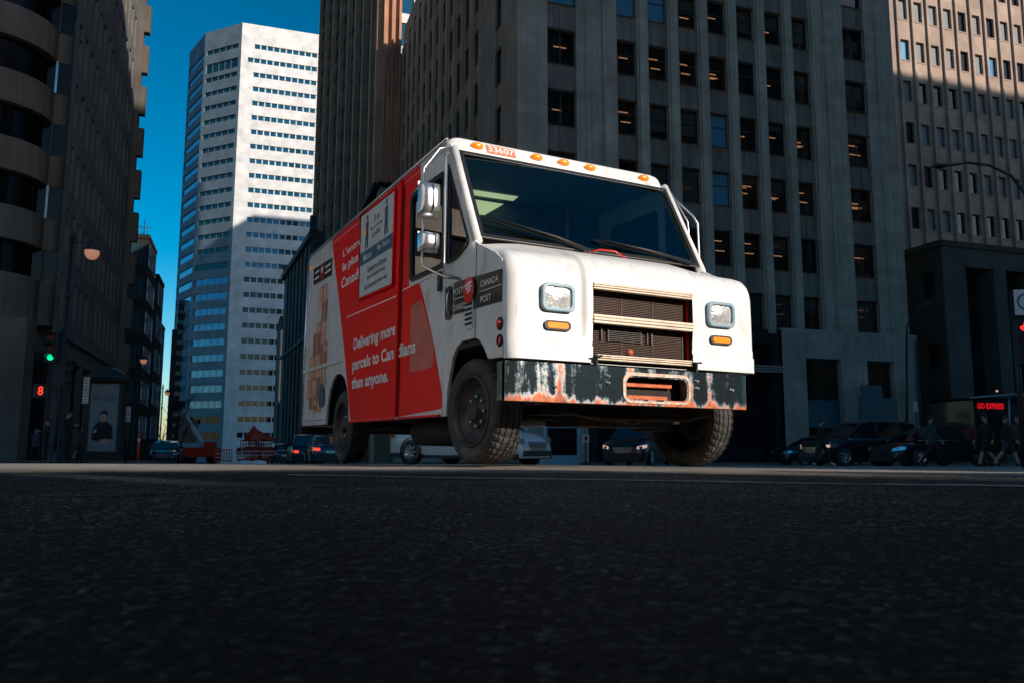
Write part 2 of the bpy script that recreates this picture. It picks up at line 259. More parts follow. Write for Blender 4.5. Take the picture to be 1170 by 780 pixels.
# ------------------------------------------------------------------ mesh helpers
class MB:
    def __init__(s): s.v = []; s.f = []; s.m = []; s.sm = []
    def add(s, vs, fs, mi=0, smooth=False):
        o = len(s.v); s.v += [tuple(v) for v in vs]
        for f in fs: s.f.append([i + o for i in f]); s.m.append(mi); s.sm.append(smooth)
        return s
    def box(s, x0, x1, y0, y1, z0, z1, mi=0):
        vs = [(x, y, z) for z in (z0, z1) for y in (y0, y1) for x in (x0, x1)]
        return s.add(vs, [(0, 2, 3, 1), (4, 5, 7, 6), (0, 1, 5, 4), (2, 6, 7, 3), (0, 4, 6, 2), (1, 3, 7, 5)], mi)
    def quad(s, a, b, c, d, mi=0): return s.add([a, b, c, d], [(0, 1, 2, 3)], mi)
    def tube(s, pts, r, n=8, mi=0, cap=True):
        pts = [Vector(p) for p in pts]; rs = r if isinstance(r, (list, tuple)) else [r] * len(pts)
        vs = []; up = None
        for i, p in enumerate(pts):
            t = (pts[min(i + 1, len(pts) - 1)] - pts[max(i - 1, 0)]).normalized()
            if up is None: up = Vector((0, 0, 1)) if abs(t.z) < .9 else Vector((1, 0, 0))
            a = t.cross(up).normalized(); up = a.cross(t).normalized()
            for k in range(n):
                an = 2 * PI * k / n; vs.append(p + (a * math.cos(an) + up * math.sin(an)) * rs[i])
        fs = [(i * n + k, i * n + (k + 1) % n, (i + 1) * n + (k + 1) % n, (i + 1) * n + k) for i in range(len(pts) - 1) for k in range(n)]
        if cap: fs += [tuple(range(n))[::-1], tuple((len(pts) - 1) * n + k for k in range(n))]
        return s.add(vs, fs, mi, True)
    def lathe(s, prof, axis='z', c=(0, 0, 0), n=32, mi=0, smooth=True, mod=None):
        vs = []
        for k in range(n):
            a = 2 * PI * k / n
            for j, (r, h) in enumerate(prof):
                if mod: r = mod(r, h, k)
                x, y = r * math.cos(a), r * math.sin(a)
                p = {'z': (x, y, h), 'x': (h, x, y), 'y': (x, h, y)}[axis]
                vs.append((p[0] + c[0], p[1] + c[1], p[2] + c[2]))
        m = len(prof)
        fs = [(k * m + j, ((k + 1) % n) * m + j, ((k + 1) % n) * m + j + 1, k * m + j + 1) for k in range(n) for j in range(m - 1)]
        return s.add(vs, fs, mi, smooth)
    def grid(s, P, mi=0, smooth=True, skip=None):
        r, c = len(P), len(P[0]); vs = [p for row in P for p in row]
        fs = [(i * c + j, i * c + j + 1, (i + 1) * c + j + 1, (i + 1) * c + j) for i in range(r - 1) for j in range(c - 1) if not (skip and skip(i, j))]
        return s.add(vs, fs, mi, smooth)
    def mesh(s, name, mats):
        me = bpy.data.meshes.new(name); me.from_pydata(s.v, [], s.f)
        for m in (mats if isinstance(mats, (list, tuple)) else [mats]): me.materials.append(MT[m] if isinstance(m, str) else m)
        for p, mi, sm in zip(me.polygons, s.m, s.sm): p.material_index = mi; p.use_smooth = sm
        me.update(); return me
    def build(s, name, mats, parent=None, bevel=0, **kw):
        o = bpy.data.objects.new(name, s.mesh(name, mats)); col.objects.link(o)
        if parent: o.parent = parent
        if bevel:
            b = o.modifiers.new('bevel', 'BEVEL'); b.width = bevel; b.segments = 2; b.limit_method = 'ANGLE'; b.angle_limit = R(40)
        if kw: tag(o, **kw)
        return o
def tag(o, label=None, cat=None, group=None, kind=None):
    if label: o['label'] = label
    if cat: o['category'] = cat
    if group: o['group'] = group
    if kind: o['kind'] = kind
    return o
def empty(name, label, cat, loc=(0, 0, 0), rz=0, group=None):
    o = bpy.data.objects.new(name, None); col.objects.link(o); o.location = loc; o.rotation_euler = (0, 0, rz)
    o.empty_display_size = .2
    return tag(o, label, cat, group)
def link_copy(src, parent, loc=None, rot=None, mw=None):
    c = src.copy(); col.objects.link(c); c.parent = parent
    if mw is not None: c.matrix_local = mw
    return c
def copy_tree(o, parent=None):
    kids = [k for k in bpy.data.objects if k.parent == o]
    c = o.copy(); col.objects.link(c); c.parent = parent
    for k in kids: copy_tree(k, c)
    return c
def poly(outer, holes=(), fn=None, th=0.0, depth=None):
    """flat polygon with holes (2D), mapped by fn(a, b, d) ; th = thickness toward +d"""
    bm = bmesh.new()
    for lp in [outer] + list(holes):
        vs = [bm.verts.new((a, b, 0)) for a, b in lp]
        for i in range(len(vs)): bm.edges.new((vs[i], vs[(i + 1) % len(vs)]))
    bmesh.ops.triangle_fill(bm, use_beauty=True, use_dissolve=False, edges=bm.edges[:])
    if th:
        r = bmesh.ops.extrude_face_region(bm, geom=bm.faces[:])
        for v in [g for g in r['geom'] if isinstance(g, bmesh.types.BMVert)]: v.co.z += th
    bm.verts.index_update()
    vs = [fn(v.co.x, v.co.y, v.co.z) for v in bm.verts]; fs = [[v.index for v in f.verts] for f in bm.faces]
    bm.free(); return vs, fs
def rrect(a0, a1, b0, b1, r, n=5):
    out = []
    for cx, cy, s in ((a1 - r, b1 - r, 0), (a0 + r, b1 - r, 1), (a0 + r, b0 + r, 2), (a1 - r, b0 + r, 3)):
        for k in range(n + 1):
            t = PI / 2 * (s + k / n); out.append((cx + r * math.cos(t), cy + r * math.sin(t)))
    return out
def round_poly(pts, r, n=4):
    """round every corner (r may be a list)"""
    out = []; N = len(pts)
    for i, p in enumerate(pts):
        rr = r[i] if isinstance(r, (list, tuple)) else r
        P = Vector(p); A = Vector(pts[i - 1]); B = Vector(pts[(i + 1) % N])
        if rr <= 0: out.append(tuple(P)); continue
        da, db = (A - P), (B - P); d = min(rr, da.length * .45, db.length * .45)
        s, e = P + da.normalized() * d, P + db.normalized() * d
        for k in range(n + 1):
            t = k / n; q = s * (1 - t) ** 2 + P * 2 * t * (1 - t) + e * t * t; out.append(tuple(q))
    return out
def text_mesh(body, x0, x1, y0, y1, shear=0, bold=0):
    """vertices (x, y) and faces of lettering fitted into a rectangle"""
    cu = bpy.data.curves.new('t', 'FONT'); cu.body = body; cu.size = 1; cu.shear = shear; cu.offset = bold; cu.resolution_u = 3
    o = bpy.data.objects.new('t', cu); col.objects.link(o)
    dg = bpy.context.evaluated_depsgraph_get(); me = bpy.data.meshes.new_from_object(o.evaluated_get(dg))
    vs = [v.co.copy() for v in me.vertices]; fs = [list(p.vertices) for p in me.polygons]
    bpy.data.objects.remove(o); bpy.data.curves.remove(cu); bpy.data.meshes.remove(me)
    mnx, mxx = min(v.x for v in vs), max(v.x for v in vs); mny, mxy = min(v.y for v in vs), max(v.y for v in vs)
    return [((v.x - mnx) / (mxx - mnx) * (x1 - x0) + x0, (v.y - mny) / (mxy - mny) * (y1 - y0) + y0) for v in vs], fs

# ------------------------------------------------------------------ ground
def sstep(a, b, x): t = max(0, min(1, (x - a) / (b - a))); return t * t * (3 - 2 * t)
def G(x, y):
    k = sstep(-1, 7, x); slope = .0237 * (1 - k) + .0218 * k
    yy = y - 6.6; ramp = yy if yy > 1.2 else (0 if yy < -1.2 else (yy + 1.2) ** 2 / 4.8)
    ramp = min(ramp, 420)
    return -.0125 * max(0, min(6, x)) * sstep(3, 7.5, y) - slope * ramp
def axis_lines(segs):
    out = []
    for a, b, st in segs:
        n = max(1, round((b - a) / st)); out += [a + (b - a) * i / n for i in range(n)]
    out.append(segs[-1][1]); return out
ys = axis_lines([(-120, -20, 10), (-20, -2, 1), (-2, .1, .1), (.1, 3, .025), (3, 10, .07), (10, 40, .6), (40, 120, 5), (120, 900, 60)])
xs = axis_lines([(-700, -100, 60), (-100, -20, 5), (-20, -6, .7), (-6, -1.8, .12), (-1.8, 1.8, .03), (1.8, 6, .12), (6, 20, .7), (20, 100, 5), (100, 700, 60)])
def gz(x, y):
    d = 0
    if -7 < x < 7 and -1 < y < 12:
        d = .004 * noise.noise(Vector((x * 1.1, y * 1.1, 0))) + .0022 * noise.noise(Vector((x * 6, y * 6, 3))) + .0012 * noise.noise(Vector((x * 19, y * 19, 5)))
    return G(x, y) + d
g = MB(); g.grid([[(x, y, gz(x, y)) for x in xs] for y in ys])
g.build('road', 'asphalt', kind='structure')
# worn lane lines
def strip(name, pts, wd, m, zoff=.004):
    b = MB(); P = []
    for i in range(len(pts)):
        p = Vector(pts[i]); t = (Vector(pts[min(i + 1, len(pts) - 1)]) - Vector(pts[max(i - 1, 0)])).normalized(); nn = Vector((-t.y, t.x))
        w_ = wd[i] if isinstance(wd, list) else wd
        P.append([(q.x, q.y, gz(q.x, q.y) + zoff) for q in (p + nn * w_ / 2, p - nn * w_ / 2)])
    b.grid(P); return b.build(name, m, kind='structure')
strip('lane_marking', [(-1.2 + i * .08, 4.35 - (i * .08) * .31 + .0 * i) for i in range(60)], .10, 'line')
pts, wd = [], []
for i in range(70):
    t = i / 69; x = -1.35 + 1.0 * t; y = 2.55 + 1.35 * t ** 1.4 + .05 * noise.noise(Vector((t * 9, 1, 1))) + .02 * noise.noise(Vector((t * 31, 4, 1)))
    pts.append((x, y)); wd.append(.022 + .03 * abs(noise.noise(Vector((t * 14, 0, 2)))))
strip('road_crack', pts, wd, 'asphalt_dark', .003)
pts = [(-2.9 + 1.6 * i / 50, 2.7 - .15 * i / 50 + .05 * noise.noise(Vector((i * .2, 7, 1)))) for i in range(51)]
strip('road_crack', pts, .008, 'asphalt_dark', .003)

# ------------------------------------------------------------------ buildings
YAW = R(18.5)
def building(name, label, corner, yaw=YAW, cat='building', group=None):
    return empty(name, label, cat, (corner[0], corner[1], 0), yaw, group)
def face_fn(kind, ox=0, oy=0, ang=None):
    """(a, z, d) -> local xyz. R: facade along +x facing -y; L: facade along +y facing -x; or any angle (degrees)"""
    if kind == 'R': return lambda a, z, d: (ox + a, oy + d, z)
    if kind == 'L': return lambda a, z, d: (ox + d, oy + a, z)
    c, s_ = math.cos(R(ang)), math.sin(R(ang))
    # along (c, s); inward normal is to the left for R-like
    return lambda a, z, d: (ox + a * c - d * s_, oy + a * s_ + d * c, z)
def facade(mb, fn, W0, W1, Z0, Z1, wins, rec=.25, mi=0, mi_sp=None, sp_cols=()):
    """flat wall with recessed openings; wins = (a0, a1, z0, z1)"""
    A = sorted({W0, W1, *[round(x, 4) for w_ in wins for x in w_[:2]]}); Z = sorted({Z0, Z1, *[round(x, 4) for w_ in wins for x in w_[2:4]]})
    A = [a for a in A if W0 <= a <= W1]; Z = [z for z in Z if Z0 <= z <= Z1]
    ws = {}
    for w_ in wins:
        for i in range(len(A) - 1):
            if A[i] >= w_[0] - 1e-3 and A[i + 1] <= w_[1] + 1e-3:
                for j in range(len(Z) - 1):
                    if Z[j] >= w_[2] - 1e-3 and Z[j + 1] <= w_[3] + 1e-3: ws[(i, j)] = 1
    for i in range(len(A) - 1):
        am = (A[i] + A[i + 1]) / 2; sp = any(a0 < am < a1 for a0, a1 in sp_cols)
        for j in range(len(Z) - 1):
            if (i, j) in ws: continue
            d = .12 if sp else 0
            mb.quad(fn(A[i], Z[j], d), fn(A[i + 1], Z[j], d), fn(A[i + 1], Z[j + 1], d), fn(A[i], Z[j + 1], d), mi_sp if (sp and mi_sp is not None) else mi)
    for a0, a1 in sp_cols:
        for a, in ((a0,), (a1,)): mb.quad(fn(a, Z0, 0), fn(a, Z0, .12), fn(a, Z1, .12), fn(a, Z1, 0), mi)
    for a0, a1, z0, z1 in [w_[:4] for w_ in wins]:
        mb.quad(fn(a0, z0, 0), fn(a1, z0, 0), fn(a1, z0, rec), fn(a0, z0, rec), mi); mb.quad(fn(a0, z1, 0), fn(a1, z1, 0), fn(a1, z1, rec), fn(a0, z1, rec), mi)
        mb.quad(fn(a0, z0, 0), fn(a0, z1, 0), fn(a0, z1, rec), fn(a0, z0, rec), mi); mb.quad(fn(a1, z0, 0), fn(a1, z1, 0), fn(a1, z1, rec), fn(a1, z0, rec), mi)
    return mb
def place_mat(fn, a, z, d):
    """matrix putting a proto drawn in (x along, y inward, z up) at (a, z, d)"""
    o = Vector(fn(a, z, d)); ex = Vector(fn(a + 1, z, d)) - o; ey = Vector(fn(a, z, d + 1)) - o
    return Matrix((ex, ey, Vector((0, 0, 1)))).transposed().to_4x4() + Matrix.Translation(o) - Matrix.Identity(4)
def win_meshes(wd, ht, glass='glass_dark', frame='winframe', mull=1, fw=.06, trans=0):
    f = MB(); f.box(0, fw, -.05, .03, 0, ht); f.box(wd - fw, wd, -.05, .03, 0, ht); f.box(fw, wd - fw, -.05, .03, 0, fw); f.box(fw, wd - fw, -.05, .03, ht - fw, ht)
    for k in range(1, mull): x = wd * k / mull; f.box(x - fw / 2, x + fw / 2, -.04, .02, fw, ht - fw)
    if trans: f.box(fw, wd - fw, -.035, .015, ht * trans - fw / 2, ht * trans + fw / 2)
    p = MB(); p.quad((fw * .5, .0, fw * .5), (wd - fw * .5, 0, fw * .5), (wd - fw * .5, 0, ht - fw * .5), (fw * .5, 0, ht - fw * .5))
    return f.mesh('window', frame), p.mesh('pane', glass)
def add_window(b, fn, a, z, d, ms, extras=()):
    o = bpy.data.objects.new('window', ms[0]); col.objects.link(o); o.parent = b; o.matrix_local = place_mat(fn, a, z, d)
    for nm, me in (('pane', ms[1]),) + tuple(extras):
        p = bpy.data.objects.new(nm, me); col.objects.link(p); p.parent = o
    return o
def stuff_windows(b, items, glass, frame='winframe', fw=.05):
    m = MB()
    for fn, a, z, d, wd, ht in items:
        m.quad(fn(a, z, d), fn(a + wd, z, d), fn(a + wd, z + ht, d), fn(a, z + ht, d))
        for x in (a, a + wd - fw): m.quad(fn(x, z, d - .02), fn(x + fw, z, d - .02), fn(x + fw, z + ht, d - .02), fn(x, z + ht, d - .02), 1)
    if items: o = m.build('window', [glass, frame], b); o['kind'] = 'stuff'

# --- central limestone office block
B = building('office_building', 'grey limestone office block with vertical piers behind the delivery truck', (.25, 44))
BW, BD, BH = 27.7, 43, 41.5
fr = face_fn('R'); fl = face_fn('L')
rows = [7.35 + 3.8 * k for k in range(9)]
cols = [(1.9, 1.85)] + [(6.45 + 2.15 * k, 1.35) for k in range(7)] + [(23.5, 1.85)]
wr = [(a, a + wd, z, z + 2.2) for a, wd in cols for z in rows]
m = MB()
sp = [(a, a + wd) for a, wd in cols]
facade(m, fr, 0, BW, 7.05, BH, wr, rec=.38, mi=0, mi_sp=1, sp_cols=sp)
# piers between the middle columns, shallow
for k in range(8):
    a = 6.45 + 2.15 * k - .80
    a0, a1 = a + .12, a + .68
    if k == 0: a0 = a - .2
    m.box(a0, a1, -.14, -.003, 7.05, BH - .6)
m.box(4.35, 4.6, -.08, -.003, 7.05, BH - .6); m.box(.0, .25, -.06, -.003, 7.05, BH); m.box(21.9, 22.15, -.08, -.003, 7.05, BH - .6); m.box(26.2, 26.45, -.08, -.003, 7.05, BH - .6)
lcols = [(3.0, 1.3)] + [(8.3 + 2.45 * k, 1.0) for k in range(14)]
wl = [(a, a + wd, z, z + 2.2) for a, wd in lcols for z in rows]
facade(m, fl, 0, BD, 7.05, BH, wl, rec=.22, mi=2, mi_sp=2, sp_cols=[(a, a + wd) for a, wd in lcols])
wu = [(a, a + wd, z, z + 2.2) for a, wd in lcols if a < 35 for z in ()]
facade(m, fl, 0, 36.6, BH, 43.2, wu, rec=.38, mi=2); facade(m, fr, 0, BW, BH, 43.2, [(a, a + wd, z, z + 2.2) for a, wd in cols for z in ()], rec=.38)
m.box(.38, BW, 36.3, 36.6, BH, 43.2); m.box(BW - .3, BW, .38, 36.3, BH, 43.2); m.box(.38, BW - .3, .5, 36.3, 42.9, 43.18)
for k in range(15): a = 8.3 + 2.45 * k - 1.05; m.box(-.07, -.003, a, a + .55, 7.05, BH - 3, 2)
m.box(.38, BW - .02, 36.6, BD - .3, BH - .3, BH - .01); m.box(BW - .3, BW, .3, BD, -1.6, BH); m.box(.3, BW, BD - .3, BD, -1.6, BH)
m.build('wall', ['stone_c', 'stone_cd', 'stone_b'], B)  # left face browner: warm reflected light put into its stone colour
# ground floor
gm = MB(); gw = [(19.1, 21.8, -.9, 5.6), (23.85, 26.0, -.9, 5.6)]
facade(gm, face_fn('R', 0, -.25), 17.35, BW + .35, -1.6, 7.3, gw, rec=.5)
gm.box(17.35, BW + .35, -.25, .3, 7.3, 7.42); gm.box(BW + .0, BW + .35, -.25, 6, -1.6, 7.3)
gm.box(0, 4.2, -.25, .3, -1.6, 7.3); gm.quad((0, 0, -1.6), (0, BD, -1.6), (0, BD, 7.05), (0, 0, 7.05))
gm.build('base', 'stone_c', B)
em = MB(); em.box(4.2, 17.34, .9, 1.2, -1.6, 7.3); em.box(4.2, 17.34, -.05, .9, 6.4, 7.3)
for a in (4.3, 8.5, 12.7, 16.8): em.box(a, a + .5, -.1, .9, -1.6, 6.4)
em.build('entrance_front', 'stone_k', B)
eg = MB()
for a in (4.85, 9.05, 13.25): eg.box(a, a + 3.6, .6, .62, -1, 5.8)
eg.build('entrance_glass', 'glass_dark', B)
cn = MB(); 
for k in range(3): cn.box(13.3, 17.3, -.5, .5, 4.6 + k * .16, 4.7 + k * .16)
cn.build('canopy', 'alu', B)
for k, (a0, a1, z0, z1) in enumerate(gw):
    wm = win_meshes(a1 - a0, z1 + .9, glass='glass_win', frame='glass_teal', mull=1, fw=.12, trans=.55)
    rm = MB(); W_ = a1 - a0; rm.box(.02, W_ - .02, 1.4, 1.45, 0, z1 + .9); rm.box(.02, W_ - .02, .1, 1.4, -.05, 0)
    pn = MB(); pn.box(.13, W_ - .13, -.08, -.01, 2.2, 3.9) if k == 0 else pn.box(-.9, W_ - .1, -.6, -.52, 1.9, 4.1)
    if k: pn.box(-.7, .9, -.6, -.53, 4.1, 4.9)
    add_window(B, face_fn('R', 0, -.25), a0, -.9, .4, wm, (('room', rm.mesh('room', 'room')), ('hoarding_panel', pn.mesh('hoarding_panel', 'tealpanel'))))
def room_mesh(wd, ht):
    r_ = MB(); r_.quad((0, .9, 0), (wd, .9, 0), (wd, .9, ht), (0, .9, ht)); r_.quad((0, .04, 0), (0, .9, 0), (0, .9, ht), (0, .04, ht)); r_.quad((wd, .04, 0), (wd, .9, 0), (wd, .9, ht), (wd, .04, ht))
    r_.quad((0, .04, 0), (wd, .04, 0), (wd, .9, 0), (0, .9, 0)); r_.quad((0, .04, ht), (wd, .04, ht), (wd, .9, ht), (0, .9, ht)); return r_.mesh('room', 'room')
def lamp_meshes(wd, ht):
    out_ = []
    for s_ in range(5):
        l = MB(); rr = random.Random(s_ + 10)
        for q in range(rr.choice((1, 2, 2, 3))):
            z = ht * (.35 + .5 * rr.random()); x0 = wd * (.12 + .35 * rr.random()); x1 = min(wd * .92, x0 + wd * (.25 + .35 * rr.random()))
            l.box(x0, x1, .45 + .1 * q, .5 + .1 * q, z, z + .055)
        out_.append(l.mesh('ceiling_lamp', 'lampstrip'))
    return out_
def blind_meshes(wd, ht):
    out_ = []
    for s_, fr_ in enumerate((.2, .45, .7, .95)):
        l = MB(); n_ = int(ht * fr_ / .07)
        for q in range(n_): z = ht - .05 - q * .07; l.quad((.05, .1, z), (wd - .05, .1, z), (wd - .05, .13, z - .055), (.05, .13, z - .055))
        out_.append(l.mesh('blind', 'blind'))
    return out_
proto = {}
for wd in (1.35, 1.85): proto[wd] = (win_meshes(wd, 2.2, glass='glass_win', mull=1 if wd < 1.5 else 2, trans=.62 if wd < 1.5 else 0), room_mesh(wd, 2.2), lamp_meshes(wd, 2.2), blind_meshes(wd, 2.2))
proto_sky = {wd: win_meshes(wd, 2.2, glass='glass_sky', mull=1, trans=.62) for wd in (1.35, 1.85)}  # panes with a sky reflection put into the glass colour
rest = []; cnt = 0
for a, wd in cols:
    for k, z in enumerate(rows):
        if k > 5: rest.append((fr, a, z, .34, wd, 2.2)); continue
        ms, rm, lm, bl = proto[wd]; rr = random.random(); ex = [('room', rm)]
        if rr < .72: ex.append(('ceiling_lamp', random.choice(lm)))
        if random.random() < .55: ex.append(('blind', random.choice(bl)))
        if (a < 9 and k == 5) or random.random() < .05: ex = ex[:1]; ms = proto_sky[wd]
        add_window(B, fr, a, z, .34, ms, tuple(ex)); cnt += 1
wlm = {1.3: win_meshes(1.3, 2.2, mull=1), 1.0: win_meshes(1.0, 2.2, mull=1)}
for a, wd in lcols:
    for k, z in enumerate(rows):
        if cnt < 98 and k > 1 and a < 24: add_window(B, fl, a, z, .19, wlm[wd]); cnt += 1
        else: rest.append((fl, a, z, .19, wd, 2.2))
rest += [(fl, a, z, .34, wd, 2.2) for a, wd in lcols if a < 35 for z in ()] + [(fr, a, z, .34, wd, 2.2) for a, wd in cols for z in ()]
stuff_windows(B, rest, 'glass_dark')
dp = MB(); dp.tube([(BW + .2, -.32, 7.0), (BW + .2, -.36, -1.2)], .05); dp.build('downpipe', 'iron', B)

# --- pink granite tower at the right
P = building('office_tower', 'tall pink granite office tower with its top floors in sunlight', (35.3, 72))
cols_p = [2.25 + 1.87 * k for k in range(22)]; rows_p = [41.15 - 4.18 * k for k in range(10)] + [45.33, 49.5]
m = MB(); facade(m, fr, 0, 45, -3, 54, [(a, a + 1.0, z, z + 2.1) for a in cols_p for z in rows_p], rec=.3)
for a in cols_p: m.box(a - .50, a - .30, -.22, -.003, -3, 53)
m.box(0, 45, .32, 26, 53.5, 54.2); m.box(0.0, .3, .33, 26, -3, 53.5); m.box(44.7, 45, .33, 26, -3, 53.5); m.box(.3, 44.7, 25.7, 26, -3, 53.5)
m.build('wall', 'stone_p', P)
ms = win_meshes(1.0, 2.1, glass='glass_dark', frame='winframe', fw=.05); ms2 = win_meshes(1.0, 2.1, glass='blind', fw=.05); ms3 = win_meshes(1.0, 2.1, glass='glass_sky', fw=.05)
bl = blind_meshes(1.0, 2.1); lm = lamp_meshes(1, 2.1); rest = []
sil = MB(); sil.box(-.05, 1.05, -.32, -.2, -.1, 0); sil = sil.mesh('sill', 'stone_p')
for ci, a in enumerate(cols_p):
    for k, z in enumerate(rows_p):
        if ci < 10 and k < 9 or (ci < 10 and z == 45.33 and 0):
            r_ = random.random(); hi = k < 3
            add_window(P, fr, a, z, .27, ms3 if (r_ < .12 and hi) else ms2 if (r_ < .3 or (hi and r_ < .8)) else ms, (('sill', sil),))
        else: rest.append((fr, a, z, .27, 1.0, 2.1))
stuff_windows(P, rest, 'glass_dark')

# --- low dark building at the right
Lb = building('corner_building', 'low dark brown building with tall dark portal openings at the right', (33, 60))
m = MB(); op = [(2.3 + 4.15 * k, 5.15 + 4.15 * k, -1.2, 13.9) for k in range(7)]
facade(m, fr, 0, 34, -2, 15.75, op, rec=1.6, mi=1)
facade(m, fl, 0, 12, -2, 15.75, [(.8, 2.0, 11.6, 13.6), (.8, 2.0, 6, 8)], rec=.3)
m.box(-.12, 34.1, -.12, 12, 15.4, 15.85); m.box(33.7, 34, .3, 12, -2, 15.4)
m.build('wall', ['stone_r', 'stone_ld'], Lb)
for k, (a0, a1, z0, z1) in enumerate(op): add_window(Lb, fr, a0, z0, 1.5, win_meshes(a1 - a0, z1 - z0, glass='stone_k', mull=3, fw=.1))
wm = win_meshes(1.2, 2.0, fw=.08)
for z in (11.6, 6): add_window(Lb, fl, .8, z, .26, wm)

# --- left concrete building with bays
A = building('office_building', 'dark concrete office block with wide window bands at the left edge', (-24.4, 42))
top = 52
m = MB()
lc = [1.1 + 1.78 * k for k in range(12)]; lr = [6.75 + 3.65 * k for k in range(12)]
fa = lambda a, z, d: (-d, a, z)
facade(m, fa, 0, 23.2, 5.0, top, [(a, a + .82, z + .25, z + 2.75) for a in lc for z in lr], rec=.3, mi=1)
m.box(.003, .18, 0, 23.2, 6.02, 6.14, 1)
m.box(-.3, .35, 23.2, 24.0, 4.8, top, 0)
for k in range(14): m.box(.35, .8, 23.3, 24.0, 5.8 + 3.65 * k, 8.2 + 3.65 * k, 0)
m.box(-30, -.31, 22.9, 23.2, -2, top, 1); m.box(-30, -.31, 1.4, 22.89, top - .4, top, 1)
m.build('wall', ['stone_l', 'stone_l2'], A)
# bay with bands: front, chamfer, return
def bay_ring(z0, z1, off, mi, mb, inset=0):
    P_ = [(-32, -2.2 + inset)] + [(-4.6 + (3.6 - inset) * math.sin(PI / 2 * q / 8), 1.0 - (3.2 - inset) * math.cos(PI / 2 * q / 8)) for q in range(9)] + [(0, 1.3)]
    for i in range(len(P_) - 1):
        (xa, ya), (xb, yb) = P_[i], P_[i + 1]
        mb.quad((xa, ya, z0), (xb, yb, z0), (xb, yb, z1), (xa, ya, z1), mi)
    for z in (z0, z1): mb.add([(x, y, z) for x, y in P_] + [(0, 3, z), (-32, 3, z)], [tuple(range(len(P_) + 2))], mi)
sps = [(6.5, 8.9)] + [(8.9 + 1.75 + 3.6 * k, 8.9 + 1.75 + 3.6 * k + 1.75) for k in range(0, 12)]
m = MB()
for z0, z1 in sps: bay_ring(z0, z1, 0, 0, m)
for k in range(1, len(sps)): m.box(-4.6, -3.6, -.9, 1.0, sps[k - 1][1], sps[k][0])
m.build('spandrel_band', 'stone_l', A)
for k in range(len(sps) - 1):
    z0, z1 = sps[k][1], sps[k + 1][0]
    g_ = MB(); bay_ring(z0, z1, 0, 0, g_, inset=.45)
    f_ = g_
    for a in [-30 + 2.7 * q for q in range(10)]: f_.box(a, a + .08, -1.83, -1.76, z0, z1, 1)
    f_.box(-1.02, -.9, .9, 1.05, z0, z1, 1); f_.build('window_band', ['glass_bay', 'alu' if k % 2 else 'winframe'], A)
m = MB()
for a in (-2.9, -11.5, -20): m.box(a, a + 2.1, -1.7, .2, -2, 6.49)
m.box(-32, -.2, 2.6, 2.9, -2, 6.49)
m.build('column', 'stone_l', A)
m = MB()
for k in range(7): m.box(-.35, .02, 2.2 + 3.2 * k, 2.75 + 3.2 * k, -2, 5.0)
m.build('pier', 'stone_ld', A)
m = MB()
m.box(-.9, -.8, .5, 23, -2, 5)
for k in range(50): m.box(-.66, -.6, .6 + .45 * k, .64 + .45 * k, -2, 5)
m.build('shopfront', ['glass_dark'], A)
ms = win_meshes(.82, 2.5, fw=.05); rest = []; n_ = 0
for a in lc:
    for k, z in enumerate(lr):
        if k < 8 and n_ < 96: add_window(A, fa, a, z + .25, .27, ms); n_ += 1
        else: rest.append((fa, a, z + .25, .27, .82, 2.5))
stuff_windows(A, rest, 'glass_dark')
rs = MB(); rs.box(-4.9, -3.3, 1.2, 1.3, 1.6, 3.4); rs.build('red_banner', 'maroon', A)

# --- white tower
T = empty('office_tower', 'tall white octagonal office tower with rows of ribbon windows', 'building', (-71.9, 200, 0), YAW)
HT = 111.3; c_, s_ = math.cos(-YAW), math.sin(-YAW)
def toloc(dx, dy): return (dx * c_ - dy * s_, dx * s_ + dy * c_)
p0 = (0.0, 0.0); p1 = toloc(-.906 * 13.2, .42 * 13.2); q = toloc(-.62 * 14, .78 * 14); p2 = (p1[0] + q[0], p1[1] + q[1])
def seg_fn(a, b):
    L_ = math.hypot(b[0] - a[0], b[1] - a[1]); ang = math.degrees(math.atan2(b[1] - a[1], b[0] - a[0])); return face_fn('X', a[0], a[1], ang), L_
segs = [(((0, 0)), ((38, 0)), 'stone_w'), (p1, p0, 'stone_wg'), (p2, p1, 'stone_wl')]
m = MB(); nb = 30
for i, (a, b, mt_) in enumerate(segs):
    fn, L_ = seg_fn(a, b)
    lo, hi = (3.2, 37) if i == 0 else (.9, L_ - .9) if i == 1 else (.3, L_ - .3)
    ws_ = []
    for k in range(nb):
        z = HT - 5.6 - 3.95 * k - 1.4
        if z < -8: break
        ws_.append((lo if not (i == 0 and k == 1) else 1.6, hi, z + .2 - (1.4 if (i == 1 and k == 1) else .5 if (i == 1 and k > 14) else .6 if i == 2 else 0), z + 1.5))
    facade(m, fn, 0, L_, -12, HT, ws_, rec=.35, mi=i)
    for k, w_ in enumerate(ws_):
        wb = MB(); wb.quad(fn(w_[0], w_[2], .3), fn(w_[1], w_[2], .3), fn(w_[1], w_[3], .3), fn(w_[0], w_[3], .3))
        gl = 'glass_blue' if i == 0 else ('glass_sky' if (i == 2 or k > 15) else 'glass_teal')
        if i == 0 and k > 15: gl = 'glass_dark'  # lower front rows: shade put into a darker glass
        if i == 1 and k > 20: gl = 'glass_dark' if k > 24 else 'glass_sky'
        mm_ = wb; st = 1.65 if i == 0 else 2.2; mw = .14 if i == 0 else (.2 if (i == 1 and k <= 14) else .05)
        x = w_[0]
        while x < w_[1] + .1: mm_.quad(fn(x - mw, w_[2], .2), fn(x + mw, w_[2], .2), fn(x + mw, w_[3], .2), fn(x - mw, w_[3], .2), 1); x += st
        wb.build('window_band', [gl, 'stone_w' if i == 0 else 'stone_wg'], T)
p3 = (p2[0] + 12, p2[1] + 26)
